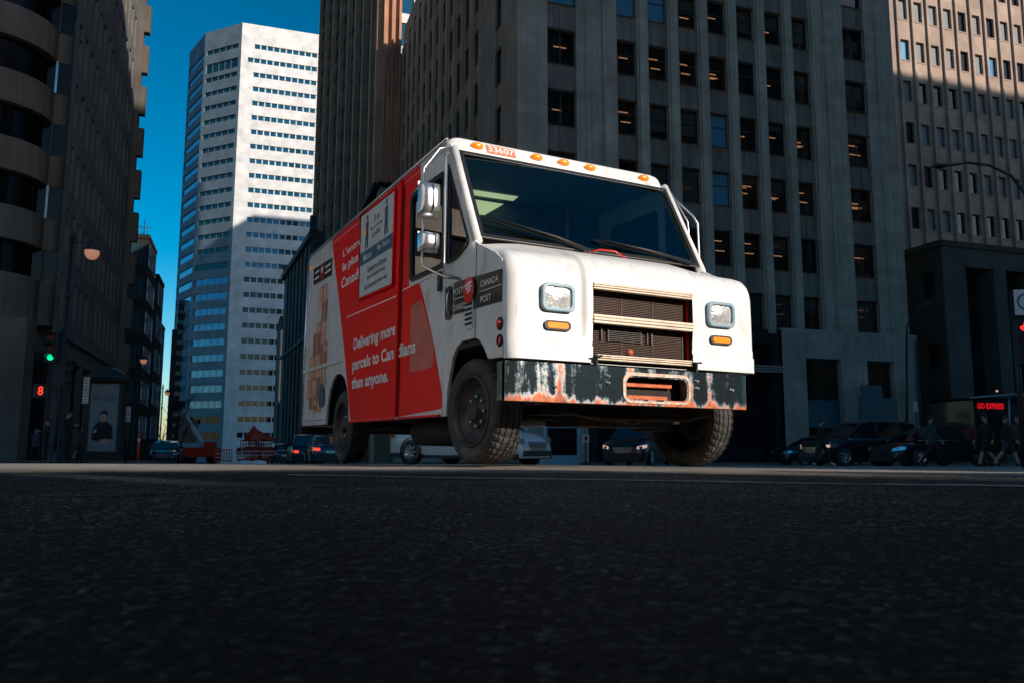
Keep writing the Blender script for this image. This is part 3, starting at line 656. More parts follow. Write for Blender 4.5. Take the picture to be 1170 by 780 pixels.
m.add([(*p0, HT), (38, 0, HT), (38, 40, HT), (*p3, HT), (*p2, HT), (*p1, HT)], [(0, 1, 2, 3, 4, 5)], 0)
m.quad((38, 0, -12), (38, 40, -12), (38, 40, HT), (38, 0, HT), 0); m.quad((*p2, -12), (*p3, -12), (*p3, HT), (*p2, HT), 2); m.quad((38, 40, -12), (*p3, -12), (*p3, HT), (38, 40, HT), 2)
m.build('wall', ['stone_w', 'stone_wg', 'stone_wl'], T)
mu = MB(); o1, L1 = seg_fn(p1, p0)
mu.add([o1(a, z, -.1) for a, z in ((-1.5, .5), (4.6, .5), (4.9, 4), (4.7, 6.5), (2.5, 6), (1.6, 7.4), (-.4, 7), (-1.5, 5))], [tuple(range(8))])
mu.build('mural', 'maroon', T)

# --- dark finned tower
D = building('office_tower', 'dark brown tower with tall vertical fins left of the truck', (-13.7, 80))
m = MB(); HD = 100
m.quad((.02, 0, 27), (.02, 84, 27), (.02, 84, HD), (.02, 0, HD), 0)
fins = [0, 4.5, 11.5, 19.5, 28.5, 39.5, 52.5, 67, 83]
for a in fins: m.box(-.7, .0, a, a + 1.1, 27, HD, 1)
m.box(-.1, 1.75, -.35, .0, 27, HD, 1); m.box(-.1, .12, -.8, -.36, 27, HD, 1); m.box(.72, .95, -.8, -.36, 27, HD, 1); m.box(1.5, 1.75, -.8, -.36, 27, HD, 1)
m.box(1.5, 1.75, .0, 84, -3, HD, 1); m.box(-.7, 1.5, .05, 84, 26.5, 27, 0); m.box(.02, 1.5, .05, 84, HD - .3, HD, 0); m.box(.03, 1.5, 83.7, 84, 27, HD - .3, 0)
for a in (0, 14, 28, 42, 56, 70): m.box(0, 1.5, a, a + 2.2, -3, 26.5, 1)
m.build('wall', ['stone_k', 'stone_b'], D)
for i in range(len(fins) - 1):
    a0, a1 = fins[i] + 1.1, fins[i + 1]
    g_ = MB(); g_.quad((-.05, a0 + .4, 27.2), (-.05, a1 - .4, 27.2), (-.05, a1 - .4, HD - 1), (-.05, a0 + .4, HD - 1))
    z = 28
    while z < HD - 2: g_.box(-.12, -.06, a0 + .4, a1 - .4, z, z + 1.3, 1); z += 3.7
    ym = (a0 + a1) / 2; g_.box(-.25, -.13, ym - .1, ym + .1, 27.2, HD - 1, 1)
    g_.build('window_strip', ['glass_dark', 'stone_k'], D)

# --- pale stone building showing between the dark tower and the limestone block
S = building('office_building', 'pale stone office block with blue windows seen high in the narrow gap', (-24.2, 150))
m = MB(); ws_ = [(a, a + 3.4, z, z + 5) for a in (1.1,) for z in [44 + 7 * k for k in range(7)]]
facade(m, fr, 0, 5.4, -5, 100, ws_, rec=.4); m.box(0, .3, .41, 8, -5, 99.6); m.box(5.1, 5.4, .41, 8, -5, 99.6); m.box(0, 5.4, .41, 8, 99.6, 100); m.build('wall', 'stone_w', S)
ms = win_meshes(3.4, 5, glass='glass_blue', fw=.1, mull=1)
for w_ in ws_: add_window(S, fr, w_[0], w_[2], .36, ms)

# --- old dark stone building under the tower
H = empty('stone_building', 'old dark stone building with cornice beside the rear of the truck', 'building', (-33.2, 130, 0), R(22.7))
m = MB(); hc = [2.2 + 5 * k for k in range(7)]; hr = [3.5 + 5.2 * k for k in range(6)]
hw = [(a, a + 2.0, z, z + 3.4) for a in hc for z in hr]
facade(m, fl, 0, 38, -5, 35.5, hw, rec=.3); m.box(-.8, .0, -.6, 38.3, 34.2, 35.2); m.box(-.5, -.003, -.3, 38, 17.6, 18.1); m.box(0, 14, -.1, .2, -5, 35.5); m.box(-.3, 14, .2, 38, 35.2, 35.6)
m.box(-.6, .4, -.4, .6, 35.5, 38.0); m.box(-.45, .2, 37, 37.7, 35.5, 37.2)
for k in range(7): m.box(-.35, -.003, 2.2 + 5 * k - 1.6, 2.2 + 5 * k - .9, -5, 34)
m.build('wall', 'stone_h', H)
ms = win_meshes(2.0, 3.4, fw=.12, mull=2, frame='stone_h')
for w_ in hw: add_window(H, fl, w_[0], w_[2], .27, ms)
# lower wing farther down the street
H2 = empty('stone_building', 'low grey stone wing farther down the street beside the white tower', 'building', (-49.2, 168, 0), R(18.5))
m = MB(); hw = [(1 + 2.4 * k, 2.3 + 2.4 * k, 2 + 4.6 * j, 5 + 4.6 * j) for k in range(2) for j in range(5)]
facade(m, fr, 0, 6.2, -5, 26.5, hw, rec=.25); m.box(0, .2, .2, 20, -5, 26.5); m.box(-.2, 6.3, -.3, 20, 26.5, 27.1); m.build('wall', 'stone_h', H2)
ms = win_meshes(1.3, 3, fw=.1, mull=1)
for w_ in hw: add_window(H2, fr, w_[0], w_[2], .2, ms)

# --- left street: teal glazed buildings
def glass_block(label, px0, px1, ytop, d, bands, m1, m2, dep=9):
    a = at(px0, 523, d); b = at(px1, 523, d); wdt = (b.x - a.x) * .95; h = at(px1, ytop, d).z
    o = empty('office_building', label, 'building', (a.x, d - wdt * .3, 0), YAW)
    w_ = MB(); w_.box(0, wdt, 0, dep, -6, h); w_.box(-.1, wdt + .1, -.15, dep, h + .01, h + .5); w_.build('wall', m1, o)
    for k in range(bands):
        z0 = h * (k + .2) / bands; z1 = h * (k + .85) / bands
        g_ = MB(); g_.box(.2, wdt - .2, -.06, -.02, z0, z1)
        for q in range(1, 5): x = .2 + (wdt - .4) * q / 5; g_.box(x - .05, x + .05, -.12, -.065, z0, z1, 1)
        g_.build('window_band', [m2, 'winframe'], o)
        g_ = MB(); g_.box(wdt + .02, wdt + .06, .4, dep - .4, z0, z1)
        for q in range(1, 5): f = .4 + (dep - .8) * q / 5; g_.box(wdt + .065, wdt + .12, f - .08, f + .08, z0, z1, 1)
        g_.build('window_band', ['glass_sky', 'winframe'], o)
    return o
gb1 = glass_block('teal glazed office block beside the left concrete building, with a rooftop railing', 128, 158, 274, 96, 6, 'stone_k', 'glass_teal')
ra = MB(); hh = at(158, 274, 96).z + .5
for k in range(8): ra.tube([(.3 + 3.1 * k / 7.2 * .8, .1, hh), (.3 + 3.1 * k / 7.2 * .8, .1, hh + 1)], .04)
ra.tube([(.3, .1, hh + 1), (3.3, .1, hh + 1)], .04); ra.tube([(2.3, .3, hh), (2.3, .3, hh + 1.9)], .05); ra.build('railing', 'iron', gb1)
glass_block('narrow dark glazed block second along the left street', 150, 171, 318, 120, 5, 'stone_k', 'glass_teal')
glass_block('pale teal block farthest along the left street', 162, 176, 372, 150, 5, 'stone_ld', 'glass_sky')
k1 = building('slim_tower', 'slim black tower standing alone against the sky', at(189, 523, 210).xy, 0)
k1.location.z = 0
m = MB(); h1 = at(196, 345, 210).z; h2 = at(190, 377, 210).z
m.box(1.2, 3.4, 0, 8, -6, h1); m.box(-.3, 2, .5, 8, -6, h2)
for k in range(14): m.box(1.15, 3.45, -.12, 0, h1 * (k + .5) / 14, h1 * (k + .5) / 14 + .5)
m.build('wall', 'stone_k', k1)
g_ = MB()
for k in range(14): g_.box(1.4, 3.2, -.06, -.01, h1 * (k + .5) / 14 + .6, h1 * (k + 1.1) / 14)
g_.build('window_strip', 'glass_dark', k1)

# --- unseen blocks behind the photographer and the office block, placed to shape the light
def unseen_block(label, org, wdt, dep, h, mt, yaw=YAW, wm='glass_dark'):
    o = empty('office_building', label, 'building', (org[0], org[1], 0), yaw)
    w_ = MB(); w_.box(0, wdt, 0, dep, -5, h); w_.box(-.2, wdt + .2, -.2, dep + .2, h, h + .02); w_.build('wall', mt, o)
    g_ = MB(); z = 4
    while z < h - 3:
        x = 1.5
        while x < wdt - 2: g_.quad((x, dep + .03, z), (x + 1.6, dep + .03, z), (x + 1.6, dep + .03, z + 2), (x, dep + .03, z + 2)); g_.quad((x, -.03, z), (x + 1.6, -.03, z), (x + 1.6, -.03, z + 2), (x, -.03, z + 2)); x += 3.1
        y = 1.5
        while y < dep - 2: g_.quad((-.03, y, z), (-.03, y + 1.6, z), (-.03, y + 1.6, z + 2), (-.03, y, z + 2)); y += 3.1
        z += 3.8
    if g_.v: gw_ = g_.build('window', wm, o); gw_['kind'] = 'stuff'
    return o
e11 = R(11)
# low slab whose roof edge shades the foreground; edge line passes y = 5.7 + .19 x at the ground
TN = math.tan(SEL); tA = 28.0
hA = tA * TN
cA = Vector((.4 + .8 * tA, 5.6 - .6 * tA)); dA = Vector((math.cos(e11), math.sin(e11)))
oA = cA - dA * 40 - Vector((-math.sin(e11), math.cos(e11))) * 14
sA = unseen_block('low unseen brick block behind the camera, placed to shade the foreground', oA, 70, 14, hA - 1.2, 'stone_b', e11)
m = MB(); m.box(0, 36.2, 13.6, 14, hA - 1.17, hA); m.box(36.8, 39.9, 13.6, 14, hA - 1.17, hA); m.box(41.3, 70, 13.6, 14, hA - 1.17, hA); m.build('parapet', 'stone_b', sA)  # parapet gaps shaped to let sun patches onto the road
BY = Vector((math.cos(YAW), math.sin(YAW))); BN = Vector((-math.sin(YAW), math.cos(YAW)))
c1 = Vector((40.5, -1.5)) - BN * 20
unseen_block('tall unseen concrete slab on the right behind the camera, placed for its shadow', c1, 42, 20, 70, 'stone_l')  # this unseen block and the next are sized to shade the street
unseen_block('unseen stone block on the right behind the camera, placed for its shadow', c1 + BY * 42.1, 60, 20, 70.5, 'stone_c')
unseen_block('tall unseen slab behind the limestone block, added to shade the white tower', Vector((40, 110)), 42, 16, 110.5, 'stone_ld')  # unseen slab added so its shadow falls across the white tower
unseen_block('unseen pale block on the left behind the camera, added to bounce sunlight', Vector((-46, -34)), 30, 36, 30, 'stone_w', 0)  # unseen pale block added as a bounce for the truck's side

MT['mirrorback'] = mat('brushed_mirror_back', (.72, .72, .72), .25, metal=.85, var=.2, scale=6, dirt=(.3, .25, .2), dirt_amt=.5, dirt_scale=5)
# ------------------------------------------------------------------ delivery truck (local: u across, v rearward, z up)
K = bpy.data.objects.new('delivery_truck', None); col.objects.link(K)
tag(K, 'white and red mail delivery step van with rusty chrome bumper turning through the crossing', 'delivery truck')
Rv = Matrix.Rotation(R(26.748), 3, 'Z') @ Matrix.Rotation(R(.295), 3, 'X') @ Matrix.Rotation(R(.454), 3, 'Y')
K.matrix_world = Matrix.Translation((-.036, 5.533, -.151 + CAMZ)) @ Rv.to_4x4()
WU = 2.3
def sideL(off=0): return lambda a, b, d: (-off - d, a, b)          # left side as seen: a = v, b = z, d outward
def sideR(off=0): return lambda a, b, d: (WU + off + d, a, b)
def part(name, outer, holes, fn, th, m, parent=K, bevel=0, label=None):
    mb = MB(); mb.add(*poly(outer, holes, fn, th)); o = mb.build(name, m, parent, bevel)
    if label: o['label'] = label
    return o
def text(name, body, x0, x1, y0, y1, fn, m, parent=K, shear=0, bold=.006, slant=0):
    vs, fs = text_mesh(body, x0, x1, y0, y1, shear, bold); mb = MB(); mb.add([fn(x, y + slant * (x - x0), 0) for x, y in vs], fs); return mb.build(name, m, parent)
ROOF = lambda v: 2.795 + .008 * (v - 1.2)
def arch(c, r0, rz, zb, n=14, a0=0, a1=PI):
    return [(c - r0 * math.cos(a0 + (a1 - a0) * k / n), zb + rz * math.sin(a0 + (a1 - a0) * k / n)) for k in range(n + 1)]
ZT = 2.70
farch = [(.33, .775)] + [(.40, .86), (.48, .925), (.56, .955), (.84, .955), (.93, .915), (1.01, .84), (1.07, .70), (1.115, .55), (1.13, .375)]
front_outer = [(.085, .765), *farch, (1.195, .375), (1.195, ZT), (1.16, ZT), (.70, 1.80), (.60, 1.715), (.52, 1.675), (.22, 1.545), (.12, 1.48), (.085, 1.40)]
qwin = round_poly([(1.165, 2.50), (.71, 1.735), (.93, 1.65), (1.165, 1.65)], [.03, .05, .12, .03])
door_outer = [(1.205, .375), (2.335, .375), (2.40, 2.70), (1.205, 2.70)]
dwin = round_poly([(1.27, 2.47), (2.10, 2.49), (2.07, 1.67), (1.25, 1.65)], .07)
rarch = [(4.08, .375)] + [(4.12, .62), (4.20, .78), (4.32, .90), (4.48, .965), (4.72, .975), (4.90, .90), (5.03, .78), (5.12, .60), (5.16, .375)]
rear_outer = [(2.345, .375), *rarch, (6.50, .375), (6.50, ZT + .04), (2.41, ZT)]
for fn, nm in ((sideL(), 'left'), (sideR(), 'right')):
    L_ = nm == 'left'
    part('cab_side_panel', front_outer, [qwin], fn, -.03, 'white_side', bevel=.004)
    d_ = part('door', door_outer, [dwin], sideL(.0) if L_ else sideR(.0), -.03, 'white_side', bevel=.006)
    part('cargo_side_panel', rear_outer, [], fn, -.03, 'white_side', bevel=.004)
    of = -.012
    w1 = part('side_window', [(a, b) for a, b in dwin], [], sideL(of) if L_ else sideR(of), .002, 'glass_side' if L_ else 'glass_green')
    if not L_: part('green_film', dwin, [], sideR(-.02), .001, 'green_film', parent=w1)
    w2 = part('quarter_window', qwin, [], sideL(of) if L_ else sideR(of), .002, 'glass_side' if L_ else 'glass_green')
    # gaskets
    def ring(poly_, wdt):
        c = Vector((sum(p[0] for p in poly_) / len(poly_), sum(p[1] for p in poly_) / len(poly_)))
        return [tuple(c + (Vector(p) - c) * (1 + wdt)) for p in poly_], [tuple(c + (Vector(p) - c) * (1 - wdt)) for p in poly_]
    for pl, w_, k in ((dwin, w1, .055), (qwin, w2, .05)):
        a, b = ring(pl, k); part('gasket', a, [b], sideL(.001) if L_ else sideR(.001), .012, 'gasket', parent=w_, bevel=.003)
# left-hand livery (vinyl) in red, proud of the panels
RO = .0025
part('red_livery', [(2.35, .40), (3.99, .40), (4.325, 1.136), (4.74, 1.93), (5.18, ZT + .01), (2.405, ZT - .01)], [], sideL(RO), .001, 'red')
part('red_livery', [(1.20 + .012, .44), (2.33, .40), (2.395, ZT - .01), (1.88, ZT - .01), (1.88, 2.55), (2.135, 2.52), (2.15, 2.40), (2.12, 1.62), (1.84, 1.60), (1.717, 1.448), (1.404, .95), (1.212, .56)], [], sideL(RO), .001, 'red')
# rub rails, seams and frames
def sbox(name, v0, v1, z0, z1, d0, d1, m, parent=K, bevel=.003):
    mb = MB(); mb.box(-d1, -d0, v0, v1, z0, z1); return mb.build(name, m, parent, bevel)
sbox('door_track', 2.335, 2.40, .40, 2.72, .004, .035, 'red')
sbox('door_gap', 2.30, 2.334, .40, 2.66, .003, .006, 'black')
sbox('rub_rail', 4.40, 6.5, 1.11, 1.16, .001, .02, 'white_side')
sbox('sill_rail', 2.42, 4.02, .375, .395, .001, .02, 'red')
sbox('sill_rail', 1.24, 2.30, .375, .395, .001, .02, 'red')
sbox('sill_rail', 5.2, 6.5, .44, .455, .001, .015, 'white_side')
sbox('panel_seam', 2.42, 4.24, 1.115, 1.122, .0035, .007, 'red')
sbox('panel_seam', 1.55, 2.29, 1.60, 1.612, .0045, .010, 'textwhite')
mb = MB(); mb.add([sideL(.0038)(a, b, 0) for a, b in ((2.42, 1.575), (4.335, 1.616), (4.335, 1.628), (2.42, 1.587))], [(0, 1, 2, 3)]); mb.build('pinstripe', 'textwhite', K)
part('door_lower_panel', round_poly([(1.42, .80), (2.02, .80), (2.03, 1.42), (1.75, 1.44), (1.42, .98)], .05), [], sideL(.0042), .002, 'pale_red')
sbox('panel_seam', .560, .566, .96, 1.69, .001, .004, 'under')
# roof cap with rounded edges; red over the livery
mb = MB()
def ring_roof(v, fz=0):
    z = ROOF(v) + fz; r = .095; P_ = [(-.004, v, ZT - .02)]
    for k in range(7): t = PI / 2 * k / 6; P_.append((r - r * math.cos(t) - .004, v, z - r + r * math.sin(t)))
    for x in (.6, 1.15, 1.7): P_.append((x, v, z + .012 - .008 * abs(x - 1.15)))
    P_ += [(WU - p[0], p[1], p[2]) for p in P_[7::-1]]
    return P_
vv = [1.315, 1.40, 1.88, 2.6, 3.6, 4.6, 5.18, 6.0, 6.45, 6.53]
Pm = [ring_roof(v, -.02 if v > 6.5 else 0) for v in vv]
for i in range(len(vv) - 1):
    mb.grid([Pm[i], Pm[i + 1]], mi=1 if 1.85 < vv[i] < 5.1 else 0)
mb.add(Pm[-1], [tuple(range(len(Pm[-1])))])
mb.build('roof', ['white_side', 'red'], K)
mb = MB(); mb.tube([(-.012, 1.2, 2.75), (-.012, 6.5, 2.79)], .014); mb.build('drip_rail', 'alu', K)
# rear wall
part('rear_wall', [(-.0, .37), (WU, .37), (WU, 2.76), (0, 2.76)], [], lambda a, b, d: (a, 6.52 + d, b), .03, 'white', bevel=.02)
mb = MB(); mb.tube([(-.004, 6.515, .38), (-.004, 6.515, 2.72)], .022); mb.build('corner_trim', 'alu', K)
# header above the windscreen (with a light tilt and rounded corners)
hp = [(1.135, 2.615), (1.165, 2.66), (1.215, 2.755), (1.235, 2.79), (1.27, 2.81), (1.33, 2.812)]
us = [0, .006, .02, .045, .08, .13, .3, .8, 1.15, 1.5, 2.0, 2.17, 2.22, 2.255, 2.28, 2.294, 2.3]
def cr(u, r=.13):
    d = min(u, WU - u); return r - math.sqrt(max(0, r * r - (r - min(d, r)) ** 2))
mb = MB(); mb.grid([[(u, v + cr(u) * .35, z - cr(u) * .75) for u in us] for v, z in hp]); mb.build('header_panel', 'white', K)
mb = MB()
for k in range(24): mb.lathe([(0, -.006), (.006, -.004), (.008, 0)], 'y', (.06 + 2.18 * k / 23, 1.146, 2.634), 6)
mb.build('rivet_row', 'alu', K)['kind'] = 'stuff'
mb = MB()
for k in range(95):
    v_ = 1.26 + 5.18 * k / 94
    for z_ in (2.672,): mb.lathe([(0, -.006), (.004, -.005), (.007, 0)], 'x', (-.004, v_, z_ + .008 * (v_ - 1.2) * .8), 6)
for k in range(28): mb.lathe([(0, -.005), (.004, -.004), (.006, 0)], 'x', (-.004, 6.44, .45 + 2.2 * k / 27), 6)
for k in range(12): mb.lathe([(0, -.005), (.004, -.004), (.006, 0)], 'x', (-.001, .60, 1.0 + .65 * k / 11), 6)
mb.build('side_rivets', 'alu', K)['kind'] = 'stuff'
# A pillars
for s in (0, 1):
    f = (lambda u: u) if s == 0 else (lambda u: WU - u)
    mb = MB(); mb.tube([(f(.035), .625, 1.72), (f(.035), .90, 2.21), (f(.035), 1.15, 2.66)], [.040, .036, .036], n=10); mb.build('a_pillar', 'white', K)
# windscreen
wsn = lambda u, t, o=0: (u, .655 + .475 * t - o * .873, 1.755 + .85 * t + o * .488)
wo_ = round_poly([(.075, .0), (2.225, .0), (2.225, 1.0), (.075, 1.0)], .05)
mb = MB(); mb.grid([[wsn(.07 + 2.16 * i / 12, t / 6, .012 + .02 * (1 - ((i - 6) / 6) ** 2)) for i in range(13)] for t in range(7)]); WS = mb.build('windscreen', 'glass_ws', K)
mb = MB(); a, b = [(.055, -.015), (2.245, -.015), (2.245, 1.015), (.055, 1.015)], [(.095, .03), (2.205, .03), (2.205, .975), (.095, .975)]
mb.add(*poly(a, [b], lambda x, y, d: wsn(x, y, .022 + d), .016)); mb.build('gasket', 'gasket', WS, .004)
# hood / front cowl
uu = sorted({0, .004, .014, .03, .052, .085, .14, .25, .40, .56, .598, .612, .626, .64, .69, .85, 1.0, 1.15, 1.3, 1.45, 1.62, 1.66, 1.674, 1.688, 1.702, 1.75, 1.9, 2.05, 2.16, 2.215, 2.248, 2.27, 2.286, 2.296, 2.3})
fp = [(-.016, .755), (-.016, .872), (-.004, .882), (-.004, .935), (.002, .945), (.004, 1.1), (.007, 1.25), (.01, 1.352), (.022, 1.42), (.052, 1.485), (.10, 1.533), (.18, 1.572), (.30, 1.62), (.45, 1.68), (.58, 1.728), (.665, 1.765)]
RC = .085
P_ = []
for i, (v, z) in enumerate(fp):
    a = Vector(fp[max(i - 1, 0)]); b = Vector(fp[min(i + 1, len(fp) - 1)]); t = (b - a).normalized() if i > 5 else Vector((0, 1)); nrm = Vector((-t.y, t.x)) # outward (-v, +z)
    row = []
    for u in uu:
        d = min(u, WU - u); ins = RC - math.sqrt(max(0, RC * RC - (RC - min(d, RC)) ** 2))
        e = min(u, WU - u); hump = .026 * sstep(.598, .64, e) * sstep(.90, 1.0, z) * (1 - sstep(.35, .6, v))
        k = hump - ins
        # slight downward slope of the hood shoulders near the sides
        sh = -.055 * sstep(.10, .5, v) * (1 - sstep(0, .45, e)) 
        row.append((u, v + nrm.x * k, z + nrm.y * k + sh))
    P_.append(row)
def skp(i, j): return .689 <= uu[j] and uu[j + 1] <= 1.621 and fp[i + 1][1] <= 1.353
# grille columns must be open between .69 and 1.62
mb = MB(); mb.grid(P_, skip=skp); mb.build('hood', 'white', K)
mb = MB(); mb.box(.06, 2.24, .02, .05, .750, .754); mb.build('hood_lip', 'white', K)
gr = MB(); gr.box(.66, 1.65, .075, .085, .76, 1.36); gr.box(.665, .688, -.0, .13, .76, 1.352); gr.box(1.622, 1.645, -.0, .13, .76, 1.352); gr.box(.688, 1.622, .0, .13, 1.353, 1.36)
GR = gr.build('grille', 'under', K)
mb = MB()
for k in range(42): z = .79 + .013 * k; mb.box(.69, 1.61, .060, .065, z, z + .0045)
for k in range(4): x = .70 + .29 * k; mb.box(x, x + .006, .055, .059, .78, 1.34)
mb.build('radiator_mesh', mat('radiator_fins', (.10, .045, .03), .6, var=.3), GR)
mb = MB()
for k in range(9): z = .935 + .014 * k; mb.box(.86, 1.17, .045, .052, z, z + .005)
for x in (.86, .80, 1.16, 1.22, 1.26): mb.box(x, x + .010, .042, .053, .93, 1.06)
mb.build('oil_cooler', 'rim', GR)
mb = MB(); mb.lathe([(0, .04), (.022, .043), (.028, .055)], 'y', (1.07, 0, .86), 16); mb.build('badge', 'rust', GR)
mb = MB(); mb.box(1.613, 1.618, .03, .06, .79, 1.35); mb.build('side_rail', 'redlens', GR)
for z0, z1 in ((1.300, 1.352), (1.045, 1.115), (.775, .822)):
    mb = MB()
    for q in range(3): h = (z1 - z0) / 3; mb.box(.69 if z0 > .8 else .72, 1.62 if z0 > .8 else 1.60, -.035 + .004 * abs(q - 1), .02, z0 + h * q + .002, z0 + h * (q + 1) - .002)
    mb.build('grille_bar', 'cream', GR, .004)
# headlamps and indicators
for c in (.395, 1.915):
    mb = MB(); o_ = rrect(c - .138, c + .138, 1.105, 1.312, .05); i_ = rrect(c - .108, c + .108, 1.133, 1.284, .035)
    mb.add(*poly(o_, [i_], lambda a, b, d: (a, -.0 - d, b), .03)); BZ = mb.build('headlight', 'bezel', K, .008)
    mb = MB(); mb.grid([[(c - .108 + .216 * i / 8, -.012 - .012 * (1 - ((i - 4) / 4) ** 2) * (1 - ((j - 3) / 3) ** 2), 1.133 + .151 * j / 6) for i in range(9)] for j in range(7)]); mb.build('lens', mat('headlight_lens', (.75, .72, .68), .15, metal=.35, var=.45, scale=14, coat=1, bump=.4, bscale=22), BZ)
    mb = MB(); o_ = rrect(c - .112, c + .112, .968, 1.04, .035); i_ = rrect(c - .088, c + .088, .982, 1.026, .021)
    mb.add(*poly(o_, [i_], lambda a, b, d: (a, .003 - d, b), .02)); TS = mb.build('indicator', 'rim', K, .004)
    mb = MB(); mb.add(*poly(i_, [], lambda a, b, d: (a, -.006 - d, b), .012)); mb.build('lens', 'amber', TS, .006)
# hood latches and red cord
for u in (.70, 1.625):
    mb = MB(); mb.box(u - .012, u + .012, -.045, -.02, .70, .80); mb.tube([(u - .03, -.05, .80), (u + .05, -.05, .805)], .008); mb.tube([(u, -.05, .66), (u, -.05, .80)], .01); mb.build('latch', 'iron', K)
mb = MB(); mb.tube([(1.05, .60, 1.745), (1.12, .56, 1.775), (1.27, .55, 1.775), (1.36, .52, 1.72)], .007); mb.build('red_strap', 'redlens', K)
# number and marker lights
for u in (.266, .859, 1.142, 1.43, 2.045):
    mb = MB(); mb.lathe([(0, -.036), (.035, -.033), (.055, -.022), (.062, 0)], 'y', (0, 0, 0), 20)
    mb.v = [(x * 1.0, y, z * .5) for x, y, z in mb.v]; o = mb.build('marker_light', 'amber', K)
    o.location = (u, 1.196 , 2.732); o.rotation_euler = (-R(28), 0, 0)
hdr = lambda a, b, d: (a, 1.2155 - .004 - d * .9 + (b - 2.755) * .5, b + .002 + .4 * d)
part('fleet_number_plate', [(.36, 2.683), (.64, 2.683), (.64, 2.772), (.36, 2.772)], [], hdr, .003, mat('number_backing', (.75, .22, .12), .5, var=.1))
text('fleet_number', '33607', .372, .628, 2.695, 2.762, lambda a, b, d: hdr(a, b, .006), 'textwhite', bold=.02)
# bumper
sl = rrect(.94, 1.50, .495, .66, .045)
mb = MB(); ow = []
fb = lambda a, b, d: (a, -.075 + .5 * max(0, .12 - min(a + .02, 2.09 - a)) ** 1.6 - d, b)
xs_ = [-.05, -.03, .01, .06, .12] + [.2 + .1 * k for k in range(18)] + [1.98, 2.03, 2.07, 2.10, 2.115]
outer = [(x, .452) for x in xs_] + [(x, .727) for x in xs_[::-1]]
mb.add(*poly(outer, [sl], fb, .008))
for i in range(len(xs_) - 1):
    for z in (.452, .727): mb.quad(fb(xs_[i], z, 0), fb(xs_[i + 1], z, 0), (xs_[i + 1], .03, z), (xs_[i], .03, z))
mb.box(-.058, -.05, -.03, .05, .455, .725); mb.box(2.115, 2.123, -.03, .12, .455, .725)
for i in range(len(sl)): a_, b_ = sl[i], sl[(i + 1) % len(sl)]; mb.quad(fb(*a_, 0), fb(*b_, 0), (b_[0], -.0, b_[1]), (a_[0], -.0, a_[1]))
BU = mb.build('bumper', 'rustchrome', K)
mb = MB(); mb.add(*poly(rrect(.905, 1.53, .468, .695, .07), [rrect(.93, 1.51, .485, .67, .05)], lambda a, b, d: (a, -.084 - d, b), .006)); mb.build('slot_rim', mat('worn_slot_edge', (.45, .36, .30), .5, metal=.5, var=.5, scale=25, dirt=(.6, .15, .06), dirt_amt=.9, dirt_scale=12), BU)
mb = MB(); mb.box(.95, 1.42, .0, .02, .595, .635); mb.box(.95, 1.36, -.02, .0, .50, .53); mb.build('slot_bar', 'rust', BU, .004)
for u, z in ((.78, .655), (.78, .605), (1.60, .655), (1.60, .60), (.33, .56), (1.95, .6)):
    mb = MB(); mb.lathe([(0, -.10), (.011, -.097), (.014, -.085)], 'y', (u, 0, z), 10); mb.build('bolt', 'alu', BU)
mb = MB(); mb.box(-.02, 2.10, .04, .10, .47, .71); mb.box(.3, .4, .1, .5, .45, .6); mb.box(1.8, 1.9, .1, .5, .45, .6); mb.build('bumper_beam', 'under', BU)
# underbody
mb = MB()
for u in (.62, 1.60): mb.box(u, u + .08, .12, 6.3, .46, .62)
mb.box(.02, 2.28, .20, 1.3, .9, .94); mb.box(.02, .5, 1.13, 1.17, .4, .95); mb.box(1.8, 2.28, 1.13, 1.17, .4, .95); mb.box(.02, 2.28, 1.17, 4.05, .385, .42); mb.box(.02, 2.28, 5.2, 6.5, .385, .42)
mb.box(.5, .52, .05, 1.15, .4, .95); mb.box(1.78, 1.8, .05, 1.15, .4, .95); mb.box(.02, 2.28, 4.0, 5.2, .99, 1.02); mb.box(.6, .62, 4, 5.2, .4, 1.0); mb.box(1.68, 1.7, 4, 5.2, .4, 1.0)
mb.box(.45, 1.85, .25, .95, .38, .9)
mb.build('chassis', 'under', K)
mb = MB(); mb.tube([(.5, .69, .40), (1.8, .69, .40)], .055); mb.tube([(.35, .60, .36), (1.95, .60, .36)], .02); mb.build('axle', 'under', K)
mb = MB(); mb.tube([(.35, 4.5, .42), (1.95, 4.5, .42)], .06); mb.lathe([(0, -.2), (.12, -.16), (.17, 0), (.12, .16), (0, .2)], 'y', (1.15, 4.5, .42), 20); mb.build('axle', 'under', K)
mb = MB(); mb.tube([(.32, 1.45, .34), (.32, 1.6, .26), (.32, 2.5, .26), (.32, 2.65, .34)], [.05, .13, .13, .05], n=16); mb.tube([(.9, 2.6, .33), (.9, 6.4, .36)], .035); mb.build('exhaust', 'under', K)
mb = MB()
mb.tube([(.5, .1, .40), (.9, .18, .36), (1.7, .18, .37), (1.9, .12, .42)], .022); mb.tube([(.6, .3, .44), (1.2, .22, .33), (1.7, .35, .42)], .016); mb.box(.75, 1.5, .28, .8, .30, .40); mb.box(1.55, 1.72, .4, .7, .28, .42)
mb.build('suspension', 'under', K)
mb = MB(); mb.box(-.0, .36, 6.52, 6.62, .27, .36); mb.box(0, 2.3, 6.53, 6.75, .28, .36); mb.build('rear_step', 'under', K, .01)
